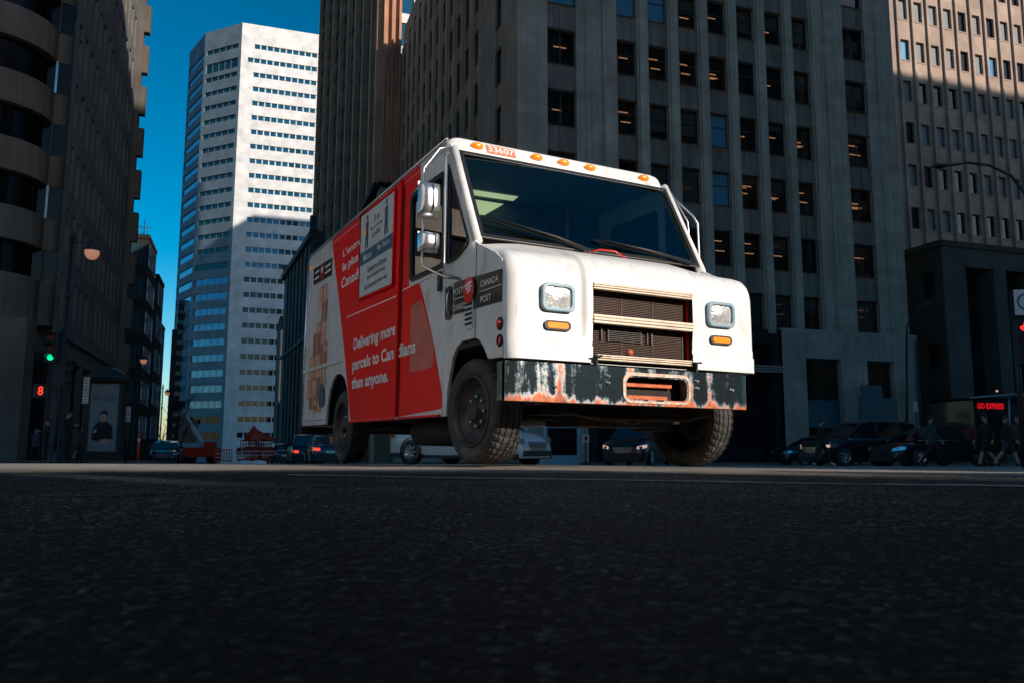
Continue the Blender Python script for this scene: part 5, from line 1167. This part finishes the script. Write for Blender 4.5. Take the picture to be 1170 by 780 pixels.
# --- people (one continuous skinned figure each)
def person(label, loc, rz, pose='walk', coat='coat_dark', legs='coat_dark', shoes='black', hair='hair', h=1.75, group=None, bare=False):
    o = empty('person', label, 'person', loc, rz, group)
    # faces -y
    J = {'pel': (0, 0, .95), 'waist': (0, .01, 1.10), 'chest': (0, .01, 1.32), 'neck': (0, .015, 1.47), 'hd0': (0, 0, 1.57), 'hd1': (0, -.01, 1.66), 'hd2': (0, .005, 1.735)}
    Rd = {'pel': .145, 'waist': .135, 'chest': .155, 'neck': .058, 'hd0': .075, 'hd1': .098, 'hd2': .06}
    E_ = [('pel', 'waist'), ('waist', 'chest'), ('chest', 'neck'), ('neck', 'hd0'), ('hd0', 'hd1'), ('hd1', 'hd2')]
    for s_, n_ in ((-1, 'r'), (1, 'l')):
        if pose == 'walk': f = .26 * s_; kn, an, to = (s_ * .10, -f * .75 - .03, .50), (s_ * .09, -f * 1.25 + (.10 if f < 0 else 0), .10 + (.05 if f < 0 else 0)), (s_ * .10, -f * 1.25 - .17 + (.10 if f < 0 else 0), .045)
        else: kn, an, to = (s_ * .11, -.02, .50), (s_ * .11, .02, .09), (s_ * .13, -.15, .045)
        J.update({'hip' + n_: (s_ * .095, 0, .88), 'kn' + n_: kn, 'an' + n_: an, 'to' + n_: to}); Rd.update({'hip' + n_: .105, 'kn' + n_: .066, 'an' + n_: .046, 'to' + n_: .04})
        E_ += [('pel', 'hip' + n_), ('hip' + n_, 'kn' + n_), ('kn' + n_, 'an' + n_), ('an' + n_, 'to' + n_)]
        if pose == 'phone': el, wr2, hd = (s_ * .24, .02, 1.14), (s_ * .10, -.26, 1.22), (s_ * .05, -.33, 1.26)
        else: el, wr2, hd = (s_ * .24, .08 * s_ + .03, 1.12), (s_ * .24, .16 * s_ - .07, .90), (s_ * .235, .17 * s_ - .10, .82)
        J.update({'sh' + n_: (s_ * .175, .015, 1.40), 'el' + n_: el, 'wr' + n_: wr2, 'hn' + n_: hd}); Rd.update({'sh' + n_: .068, 'el' + n_: .047, 'wr' + n_: .032, 'hn' + n_: .034})
        E_ += [('chest', 'sh' + n_), ('sh' + n_, 'el' + n_), ('el' + n_, 'wr' + n_), ('wr' + n_, 'hn' + n_)]
        w3, h3 = Vector(wr2), Vector(hd); dd = (h3 - w3).normalized(); side = Vector((0, 1, 0)) if pose != 'phone' else Vector((s_, 0, 0))
        for k in range(4):
            off = side * (.022 * (k - 1.5)); a1 = h3 + off + dd * .035; a2 = a1 + dd * (.045 - .006 * abs(k - 1.3)) + Vector((-.012 * s_, 0, 0))
            J[f'f{k}a{n_}'] = tuple(a1); J[f'f{k}b{n_}'] = tuple(a2); Rd[f'f{k}a{n_}'] = .010; Rd[f'f{k}b{n_}'] = .008; E_ += [('hn' + n_, f'f{k}a{n_}'), (f'f{k}a{n_}', f'f{k}b{n_}')]
        tb = h3 - dd * .01 + side * -.045; J['tb' + n_] = tuple(tb); J['tc' + n_] = tuple(tb + dd * .035); Rd['tb' + n_] = .011; Rd['tc' + n_] = .009; E_ += [('hn' + n_, 'tb' + n_), ('tb' + n_, 'tc' + n_)]
    names = list(J); me = bpy.data.meshes.new('body'); sc_ = h / 1.77
    me.from_pydata([tuple(c * sc_ for c in J[n_]) for n_ in names], [(names.index(a), names.index(b)) for a, b in E_], [])
    tmp = bpy.data.objects.new('tmp', me); col.objects.link(tmp)
    md = tmp.modifiers.new('skin', 'SKIN'); 
    for i, n_ in enumerate(names): sv = me.skin_vertices[0].data[i]; sv.radius = (Rd[n_] * sc_, Rd[n_] * sc_ * (.72 if n_ in ('pel', 'waist', 'chest') else 1)); sv.use_root = (n_ == 'pel')
    md.use_smooth_shade = True; sb = tmp.modifiers.new('sub', 'SUBSURF'); sb.levels = 1; sb.render_levels = 1
    dg = bpy.context.evaluated_depsgraph_get(); bm_ = bpy.data.meshes.new_from_object(tmp.evaluated_get(dg)); bpy.data.objects.remove(tmp)
    bm_.materials.clear()
    for m_ in (coat, legs, 'skin', shoes): bm_.materials.append(MT[m_])
    hands = [Vector(J['hn' + n_]) * sc_ for n_ in 'lr']
    for p in bm_.polygons:
        c = p.center; z = c.z / sc_; p.use_smooth = True
        mi = 0 if z > .86 else (1 if z > .115 else 3)
        if z > 1.50 or min((c - q).length for q in hands) < .10 * sc_: mi = 2
        if bare and .115 < z < .5: mi = 2
        p.material_index = mi
    body = bpy.data.objects.new('body', bm_); col.objects.link(body); body.parent = o
    mb = MB(); P_ = []
    for j in range(9):
        t = j / 8; row = []
        for i in range(16):
            a = 2 * PI * i / 16; front = max(0, -math.sin(a)); zc = 1.60 + .10 * front * 1.0; z = zc + (1.765 - zc) * math.sin(t * PI / 2); rr = .104 * math.cos(t * PI / 2 * .98)
            row.append((rr * .88 * math.cos(a) * sc_, (rr * math.sin(a) + .012) * sc_, z * sc_))
        P_.append(row + [row[0]])
    mb.grid(P_); mb.build('hair', hair, o)
    mb = MB(); mb.tube([(0, -.088 * sc_, 1.655 * sc_), (0, -.118 * sc_, 1.625 * sc_), (0, -.095 * sc_, 1.615 * sc_)], .012, n=6)
    for s_ in (-1, 1): mb.lathe([(0, -.01), (.018, 0), (0, .01)], 'x', (s_ * .086 * sc_, .005, 1.64 * sc_), 8)
    mb.build('nose_and_ears', 'skin', o)
    mb = MB()
    for s_ in (-1, 1): mb.lathe([(0, -.006), (.009, 0), (0, .006)], 'y', (s_ * .032 * sc_, -.092 * sc_, 1.652 * sc_), 8)
    mb.box(-.022, .022, -.088 * sc_, -.078 * sc_, 1.585 * sc_, 1.592 * sc_); mb.build('eyes_and_mouth', 'hair', o)
    # open coat skirt
    mb = MB(); mb.lathe([(.165 * sc_, .80 * sc_), (.16 * sc_, .95 * sc_), (.15 * sc_, 1.12 * sc_)], 'z', n=20); mb.v = [(x, y * .75, z) for x, y, z in mb.v]; mb.build('coat_hem', coat, o)
    return o
def person_at(px, y, rz, label, **kw): p = ground_pt(px, y); p.z += kw.pop('dz', 0); return person(label, p, R(rz), **kw)
ph = person_at(76, 29, 90, 'man in a dark coat looking at his phone beside the concrete column', pose='phone', dz=.13)
p = ground_pt(76, 29); mb = MB(); mb.box(.28, .30, -.04, .04, 1.26, 1.40); o = mb.build('phone', 'signgrey'); o.location = (p.x + .06, p.y, p.z + .15); o.rotation_euler = (0, R(30), 0); tag(o, 'pale phone held by the man in the dark coat', 'phone')
GP = 'people on foot by the left column'
person_at(40, 32, 60, 'seated-height figure in blue beside the left concrete column', h=1.25, coat='coat_blue', group=GP, dz=.13)
person_at(65, 33, 20, 'person in light shirt half hidden behind the man with the phone', coat='coat_blue', group=GP, dz=.13)
person_at(93, 31, 75, 'short person in brown carrying something blue left of the advertising column', h=1.3, coat='coat_brown', bare=True, group=GP, dz=.13)
person_at(52, 31.5, -50, 'person in black standing just left of the man with the phone', pose='phone', group=GP, dz=.13, h=1.6)
GQ = 'pedestrians crossing at the right'
person_at(940, 30.0, 80, 'man in black with white trainers walking past the black sport utility car', shoes='shoe_white', group=GQ)
person_at(1066, 28.5, 80, 'man in a blue-grey jacket walking in front of the black sedan', coat='coat_blue', group=GQ, h=1.8)
person_at(1128, 27, -85, 'person in a long dark coat with pale sandals between the sedan and the food truck', group=GQ, coat='coat_dark', bare=True)
person_at(1152, 26, 70, 'person in dark top and blue skirt with bare legs at the food truck', group=GQ, legs='coat_blue', bare=True, h=1.68)
person_at(1166, 27, -60, 'person in brown at the very right edge', group=GQ, coat='coat_brown', h=1.72)

# --- street lamp and signals on the left
def lamp_post(label, px, y, ytop, side=1, arm=.85, y_globe=None, scale=1.0, group=None):
    b = ground_pt(px, y); ht = at(px, ytop, y).z - b.z
    o = empty('street_lamp', label, 'street lamp', b, 0, group)
    mb = MB(); mb.tube([(0, 0, 0), (0, 0, .5), (0, 0, .6), (0, 0, ht)], [.16, .14, .085, .06], n=14); 
    for z in (.6, ht * .45, ht * .72, ht - .15): mb.lathe([(.07, -.05), (.12, -.03), (.12, .03), (.07, .05)], 'z', (0, 0, z), 14)
    mb.lathe([(.06, 0), (.07, .08), (.03, .2), (0, .3)], 'z', (0, 0, ht), 12); mb.build('pole', 'iron', o)
    mb = MB(); zc = ht - .45; s_ = side
    mb.tube([(0, 0, zc - .55)] + [(s_ * arm * (1 - math.cos(PI / 2 * k / 8)) , 0, zc - .55 + .75 * math.sin(PI * k / 8 * .62)) for k in range(9)], .035, n=8); mb.tube([(0, 0, zc + .1), (s_ * arm * .5, 0, zc + .12), (s_ * arm, 0, zc + .05)], .022, n=6); mb.build('arm', 'iron', o)
    zh = zc - .55 + .75 * math.sin(PI * .62) 
    mb = MB(); mb.lathe([(.03, .16), (.05, .06), (.12, .0), (.24, -.10), (.27, -.22), (.25, -.24)], 'z', (s_ * arm, 0, zh - .1), 24); cap = mb.build('lamp_hood', 'iron', o)
    mb = MB(); mb.lathe([(.245, -.24), (.24, -.36), (.19, -.48), (.10, -.55), (0, -.57)], 'z', (s_ * arm, 0, zh - .1), 24); mb.build('globe', 'lampglobe', o)
    return o
LG = 'black street lamps with round globes'
lamp_post('black street lamp with orange glass globe above the green signal', 64.5, 28, 268, 1, .75, group=LG)
lamp_post('street lamp with small globe half way down the left street', 150, 60, 402, 1, .5, group=LG)
lamp_post('small street lamp farthest down the left street', 182, 85, 442, 1, .5, group=LG)
def signal_head(name, label, loc, rz, lens, n=3, w_=.36, cat='traffic light', group=None, r_=.105):
    o = empty(name, label, cat, loc, rz, group); H_ = .36 * n
    mb = MB(); mb.box(-w_ / 2, w_ / 2, 0, .22, 0, H_); mb.build('housing', 'iron', o, .02)
    for k in range(n):
        z = H_ - .18 - .36 * k
        mb = MB(); mb.lathe([(0, -.035), (r_ * .6, -.025), (r_, -.004)], 'y', (0, 0, z), 20); L1_ = mb.build('lens', lens[k], o)
        mb = MB(); n_ = 10; P_ = [[((r_ + .02) * math.cos(PI * i / n_), y_, z + (r_ + .02) * math.sin(PI * i / n_)) for i in range(n_ + 1)] for y_ in (-.003, -.22)]; mb.grid(P_); mb.build('visor', 'iron', L1_)
    return o
b = ground_pt(62, 27.5); g0 = at(57.5, 409, 27.3)
sp_ = empty('signal_post', 'black traffic signal post at the left corner', 'signal post', b)
mb = MB(); mb.tube([(0, 0, 0), (0, 0, g0.z - b.z + 1.0)], .07, n=12); mb.lathe([(.18, 0), (.16, .3), (.08, .4)], 'z', n=12); mb.box(-.3, .0, .02, .06, g0.z - b.z - .2, g0.z - b.z - .14); mb.build('pole', 'iron', sp_)
signal_head('traffic_light', 'traffic light showing green on the left corner post', (g0.x, g0.y, g0.z - .18), R(12), ['redoff', 'redoff', 'greenlamp'])
signal_head('traffic_light', 'unlit traffic light turned away beside the green one', (g0.x + .5, g0.y + .3, g0.z - 1.1), R(75), ['iron', 'iron', 'iron'])
c0 = at(46.5, 447, 27.2)
o = empty('pedestrian_signal', 'pedestrian countdown signal showing a red 8', 'pedestrian signal', (c0.x, c0.y, c0.z), R(10))
mb = MB(); mb.box(-.25, .25, 0, .2, -.24, .24); mb.build('housing', 'iron', o, .02); mb = MB(); mb.box(.25, .5, .08, .12, -.03, .03); mb.build('bracket', 'iron', o)
text('digit', '8', -.085, .085, -.15, .15, lambda a, b_, d: (a, -.006, b_), 'redled', o, bold=.02)
# parking signs
def sign_post(label, px, y, plates, x_w, group=None):
    b = ground_pt(px, y); o = empty('parking_sign', label, 'sign', b, R(-8), group)
    t_ = at(px, plates[0][0], y).z - b.z
    mb = MB(); mb.tube([(0, .03, 0), (0, .03, t_ + .05)], .03, n=8); mb.build('post', 'alu' if 0 else 'iron', o)
    for ya, yb in plates:
        z1, z0 = at(px, ya, y).z - b.z, at(px, yb, y).z - b.z
        mb = MB(); mb.box(-x_w / 2, x_w / 2, -.01, 0, z0 + .01, z1 - .01); pl = mb.build('plate', 'signgrey', o)
        r_ = x_w * .36; zc = z1 - x_w * .5; mb = MB(); n_ = 20
        mb.add([(r_ * q * math.cos(2 * PI * k / n_), -.0125, zc + r_ * q * math.sin(2 * PI * k / n_)) for q in (1, .74) for k in range(n_)], [(k, (k + 1) % n_, n_ + (k + 1) % n_, n_ + k) for k in range(n_)])
        mb.quad((-r_ * .7, -.013, zc + r_ * .6), (-r_ * .55, -.013, zc + r_ * .75), (r_ * .7, -.013, zc - r_ * .6), (r_ * .55, -.013, zc - r_ * .75)); mb.build('no_parking_ring', 'redlens', pl)
        mb = MB()
        for q in range(3): z = z0 + (zc - r_ - z0) * (q + .5) / 3; mb.box(-x_w * .35, x_w * .35, -.013, -.011, z - .015, z + .015)
        mb.build('lettering', 'signdark', pl)
    return o
SG = 'parking signs on the left pavement'
sign_post('white no parking plates left of the advertising column', 93.5, 28, [(431, 446), (446, 462)], .22, SG)
sign_post('small parking plates right of the advertising column', 144, 34, [(465, 474), (474, 483)], .20, SG)
sign_post('small white sign by the downpipe of the limestone block', 1050, 42, [(457, 469)], .20)
# advertising column
b = ground_pt(115, 30.5); b.z += .13; o = empty('advertising_column', 'dark advertising column with a poster of a man under a small domed roof', 'advertising column', b, R(4))
hb = at(115, 436, 30.5).z - b.z
mb = MB(); mb.box(-.66, .66, 0, .5, 0, .30); mb.box(-.66, -.53, 0, .5, .3, hb); mb.box(.53, .66, 0, .5, .3, hb); mb.box(-.53, .53, .1, .5, .3, hb); mb.build('case', 'iron', o, .02)
mb = MB(); mb.box(-.85, .85, -.2, .7, hb, hb + .10); mb.lathe([(.75, 0), (.7, .12), (.5, .3), (.2, .45), (0, .5)], 'z', (0, .25, hb + .1), 4 * 6); mb.tube([(0, .25, hb + .6), (0, .25, hb + .9)], .03); mb.build('roof', 'iron', o)
mb = MB(); mb.box(-.53, .53, .05, .09, .32, hb - .1); PS = mb.build('poster', 'poster', o)
for pts_, m_, nm in (([(-.50, .95), (-.45, 1.55), (-.2, 1.85), (.15, 1.88), (.42, 1.6), (.5, 1.0), (.2, .85), (-.3, .85)], 'coat_dark', 'pictured_coat'), ([(-.14, 1.83), (-.17, 2.1), (-.1, 2.25), (.1, 2.26), (.16, 2.1), (.12, 1.86), (0, 1.8)], 'skin', 'pictured_face'), ([(-.19, 2.1), (-.16, 2.32), (.0, 2.42), (.2, 2.34), (.2, 2.1), (.13, 2.22), (-.1, 2.23)], 'hair', 'pictured_hair'), ([(-.15, .78), (.0, .68), (.35, .72), (.42, .9), (.1, .98), (-.1, .92)], 'skin', 'pictured_hands')):
    mb = MB(); mb.add([(x * .8, .046 - (.002 if nm != 'pictured_coat' else 0), .32 + (z - .32) * .74) for x, z in pts_], [tuple(range(len(pts_)))]); mb.build(nm, m_, PS)
text('lettering', 'Portrait', -.40, .42, hb - .75, hb - .52, lambda a, b_, d: (a, .044, b_), 'signdark', PS)
# barriers, boom lift, tree
def barrier(label, px, y, z0, group, rz=0):
    b = ground_pt(px, y); o = empty('barrier', label, 'barrier', (b.x, b.y, b.z + z0), rz, group)
    mb = MB(); 
    for z in (.05, .32, .60, .88): mb.box(-.6, .6, -.03, .03, z, z + .09)
    for x in [-.57 + .19 * k for k in range(7)]: mb.box(x - .03, x + .03, -.025, .025, .14, .88)
    mb.build('lattice', 'orange', o)
    for s_ in (-1, 1): mb = MB(); mb.box(s_ * .45 - .05, s_ * .45 + .05, -.25, .25, 0, .05); mb.build('foot', 'orange', o)
    mb = MB(); mb.box(-.59, .59, -.036, -.031, .62, .67); mb.box(-.59, .59, -.036, -.031, .34, .38); mb.build('reflective_strip', 'textwhite', o); return o
BG = 'stack of orange plastic barriers'
ly = at(300, 520, 58)
for i, (px, y_, z0, rz) in enumerate(((281, 58, .2, .1), (289, 57.6, .25, -.1), (297, 58.3, .2, .2), (305, 57.8, .25, 0), (284, 58.8, .75, .1), (293, 58.9, .8, -.2), (301, 59, .75, .1), (309, 58.5, .2, .3))):
    barrier(['front left orange barrier of the stack', 'second orange barrier of the stack', 'third orange barrier of the stack', 'fourth orange barrier of the stack', 'upper left orange barrier of the stack', 'upper middle orange barrier of the stack', 'upper right orange barrier of the stack', 'rightmost orange barrier beside the small black car'][i], px, y_, z0, BG, rz)
b = ground_pt(292, 58.4); mb = MB(); P_ = []
for j in range(7):
    for_ = j / 6; row = []
    for i in range(9): s_ = i / 8; row.append((b.x - .75 + 2.2 * s_, b.y - .5 + for_ * 1.0, b.z + 1.70 + (.95 * math.exp(-((s_ - .25) / .2) ** 2) + .45 * math.exp(-((s_ - .6) / .2) ** 2)) * min(1, 1.6 * math.sin(PI * for_)) + .3 * noise.noise(Vector((s_ * 5, for_ * 4, 2)))))
    P_.append(row)
mb.grid(P_); mb.quad(P_[0][0], P_[0][-1], P_[-1][-1], P_[-1][0]); o = mb.build('tarpaulin', 'orange'); tag(o, 'crumpled orange-red tarpaulin heaped on the stack of barriers', 'tarpaulin')
barrier('lone small orange barrier between the boom lift and the stack', 256, 60, .1, None, .3)
b = ground_pt(232, 62); o = empty('boom_lift', 'small orange boom lift with its long arm raised toward the tree', 'boom lift', b, 0)
mb = MB(); mb.box(-1.4, 1.2, -.5, .5, .5, 1.25); mb.box(.2, .9, -.4, .4, 1.25, 1.7); mb.build('chassis', 'orange', o, .04)
p1_, p2_ = at(235, 513, 62) - b, at(208, 466, 62) - b
mb = MB(); mb.tube([p1_, p1_.lerp(p2_, .55)], .2, n=4); mb.tube([p1_.lerp(p2_, .5), p2_], .14, n=4); mb.build('boom', 'signgrey', o)
mb = MB(); mb.box(p2_.x - .6, p2_.x + .1, -.4, .4, p2_.z - .2, p2_.z + .5); mb.build('basket', 'iron', o)
for x in (-1, .8): mb = MB(); mb.lathe([(.2, -.5), (.38, -.48), (.38, .48), (.2, .5)], 'y', (x, 0, .38), 16); mb.build('wheel', 'black', o)
b = ground_pt(158, 40); o = empty('marker_post', 'slim orange marker post at the left kerb', 'post', b); mb = MB(); mb.tube([(0, 0, 0), (0, 0, 1.45)], .07, n=10); mb.lathe([(.07, 0), (.04, .04), (0, .05)], 'z', (0, 0, 1.45), 10); mb.build('post', 'orange', o); mb = MB(); mb.lathe([(.073, 0), (.073, .12)], 'z', (0, 0, 1.1), 10); mb.build('reflective_band', 'textwhite', o)
def bare_tree(label, px, y, ht, lean, seed, twig=6, group=None):
    rr = random.Random(seed); b = ground_pt(px, y); o = empty('bare_tree', label, 'tree', b, 0, group); tr = MB(); cr_ = MB()
    def grow(p, d, L__, r_, lv, mb):
        pts_ = [p]; rad = [r_]; q = p.copy(); dd = d.copy()
        for k in range(4): dd = (dd + Vector((rr.uniform(-.2, .2), rr.uniform(-.2, .2), rr.uniform(-.05, .18)))).normalized(); q = q + dd * L__ / 4; pts_.append(q.copy()); rad.append(r_ * (1 - .14 * (k + 1)))
        mb.tube(pts_, rad, n=5 if lv > 1 else 8)
        if lv < 5:
            for _ in range(3 if lv < 2 else rr.choice((2, 3, 3))):
                k = rr.randint(2, 4); nd = (dd + Vector((rr.uniform(-1, 1), rr.uniform(-1, 1), rr.uniform(-.15, .7))) * .75).normalized(); grow(pts_[k], nd, L__ * rr.uniform(.6, .8), rad[k] * .62, lv + 1, cr_)
    grow(Vector((0, 0, 0)), Vector(lean).normalized(), ht * .38, ht * .022, 0, tr)
    tr.build('trunk', 'bark', o); cr_.build('crown', 'bark', o); return o
TG = 'bare street trees on the left'
bare_tree('leafless tree leaning right above the boom lift', 198, 62, 8.5, (.35, 0, 1), 4, group=TG)
bare_tree('leafless tree with brownish twigs behind the dark blue car', 187, 75, 6.5, (-.1, 0, 1), 9, group=TG)
bare_tree('distant leafless tree against the pale sky beside the slim tower', 206, 110, 12, (0, 0, 1), 12, group=TG)

# --- right side: food truck, signal, lamps
b = ground_pt(1148, 30); o = empty('food_truck', 'dark food truck with a red illuminated sign at the right edge', 'food truck', b, R(12))
mb = MB(); mb.box(-1.2, 3.6, 0, 2.4, .45, 2.55); mb.build('body', 'carblack', o, .12)
mb = MB(); mb.grid([[(-1.55 + 5.4 * i / 10, -.35 + 2.8 * j / 4, 2.56 + .16 * math.sin(PI * i / 10) ) for i in range(11)] for j in range(5)]); mb.build('roof', 'carblue', o)
mb = MB(); mb.tube([(-1.62, -.35, 2.50), (-.9, -.36, 2.56), (.2, -.36, 2.66), (3.6, -.36, 2.70)], .03, n=6); mb.tube([(.35, -.05, 2.6), (.28, -.06, 1.5)], .04, n=6); mb.build('trim', 'bezel', o)
mb = MB(); mb.box(-1.15, .25, -.02, .0, 1.9, 2.48); mb.build('sign_panel', 'black', o)
text('led_sign', 'GO EXPRESS', -1.05, .12, 2.12, 2.34, lambda a, b_, d: (a, -.03, b_), 'redsign', o, bold=.05)
mb = MB(); mb.box(-.9, .2, -.015, -.0, 1.05, 1.85); mb.build('hatch', 'glass_dark', o)
mb = MB(); mb.box(.45, 3.4, -.015, 0, 1.2, 2.3); mb.build('side_window', 'glass_teal', o)
for x in (-.5, 2.6): mb = MB(); mb.lathe([(.15, -.05), (.36, -.04), (.40, 0), (.36, .2)], 'y', (x, .1, .4), 20); mb.build('wheel', 'tyre', o)
mb = MB(); mb.lathe([(0, -.05), (.06, 0), (0, .05)], 'z', (-.3, -.2, 2.78), 10); mb.build('roof_lamp', 'headlampon', o)
b = ground_pt(1127, 27.6); o = empty('red_bag', 'dark red bag beside the person in the long coat', 'bag', (b.x - .45, b.y, b.z + .85)); mb = MB(); mb.box(-.16, .16, -.08, .08, 0, .5); mb.build('bag_body', 'maroon', o, .03); mb = MB(); mb.tube([(-.1, 0, .5), (-.06, 0, .68), (.06, 0, .68), (.1, 0, .5)], .012); mb.build('handle', 'maroon', o)
g0 = at(1168.5, 372, 19); b = ground_pt(1171, 19.2)
o = empty('signal_post', 'black signal post with red light at the right edge', 'signal post', b)
mb = MB(); mb.tube([(0, 0, 0), (0, 0, g0.z - b.z + .9)], .06, n=12); mb.build('pole', 'iron', o)
signal_head('traffic_light', 'traffic light showing red at the right edge', (g0.x + .04, g0.y, g0.z - .90), R(-8), ['redlamp', 'redoff', 'redoff'])
o = empty('turn_sign', 'white square sign with a black ring above the red light', 'sign', (g0.x + .06, g0.y, g0.z + .28), R(-8))
mb = MB(); mb.box(-.20, .32, -.01, .01, 0, .62); mb.build('plate', 'signgrey', o, .005)
mb = MB(); n_ = 28; mb.add([(.06 + r_ * math.cos(2 * PI * k / n_), -.013, .32 + r_ * math.sin(2 * PI * k / n_)) for r_ in (.21, .165) for k in range(n_)], [(k, (k + 1) % n_, n_ + (k + 1) % n_, n_ + k) for k in range(n_)]); mb.build('ring', 'signdark', o)
# curved-arm street lights
def arm_light(label, pts_px, y, px_base, headlen, group):
    b = ground_pt(px_base, y); o = empty('street_light', label, 'street light', b, 0, group)
    P_ = [at(px, py, y) - b for px, py in pts_px]
    mb = MB(); mb.tube([(0, 0, 0), P_[0]], [.10, .06], n=10); mb.tube(P_, .045, n=8); mb.build('pole', 'iron', o)
    e = P_[-1]; d_ = (P_[-1] - P_[-2]).normalized(); mb = MB(); mb.tube([e, e + d_ * headlen * .3, e + d_ * headlen * .7, e + d_ * headlen], [.05, .13, .15, .04], n=10); mb.v = [(x, y_, e.z + (z - e.z) * .55) for x, y_, z in mb.v]; mb.build('lamp_head', 'iron', o); return o
AG = 'curved arm street lights at the right'
arm_light('tall street light whose curved arm crosses the pink tower', [(1186, 260), (1172, 222), (1155, 200), (1130, 188), (1105, 185), (1085, 188)], 27, 1190, .65, AG)
arm_light('short curved street light on the brown building corner', [(1036, 372), (1042, 358), (1052, 350), (1064, 345)], 50, 1036, .5, AG)
# kiosk frame and notice seen under the truck
b = ground_pt(643, 36); o = empty('shop_window', 'pale framed shop window seen under the truck', 'shop window', b, YAW)
mb = MB(); mb.box(-.85, -.72, 0, .1, .3, 1.75); mb.box(.72, .85, 0, .1, .3, 1.75); mb.box(-.72, .72, 0, .1, .3, .42); mb.box(-.72, .72, 0, .1, 1.63, 1.75); mb.box(-.85, .85, 0, .6, 0, .3); mb.build('frame', 'bezel', o); mb = MB(); mb.box(-.72, .72, .04, .06, .42, 1.63); mb.build('pane', 'glass_dark', o)
b = ground_pt(670, 36); o = empty('notice', 'small white notice with a red mark right of the framed shop window', 'notice', b, YAW)
mb = MB(); mb.box(-.16, .16, 0, .02, 1.0, 1.35); mb.build('plate', 'signgrey', o); mb = MB(); mb.box(-.08, .08, -.004, -.001, 1.08, 1.27); mb.build('red_mark', 'redlens', o); mb = MB(); mb.tube([(0, .05, 0), (0, .05, 1.4)], .03, n=8); mb.build('post', 'iron', o)
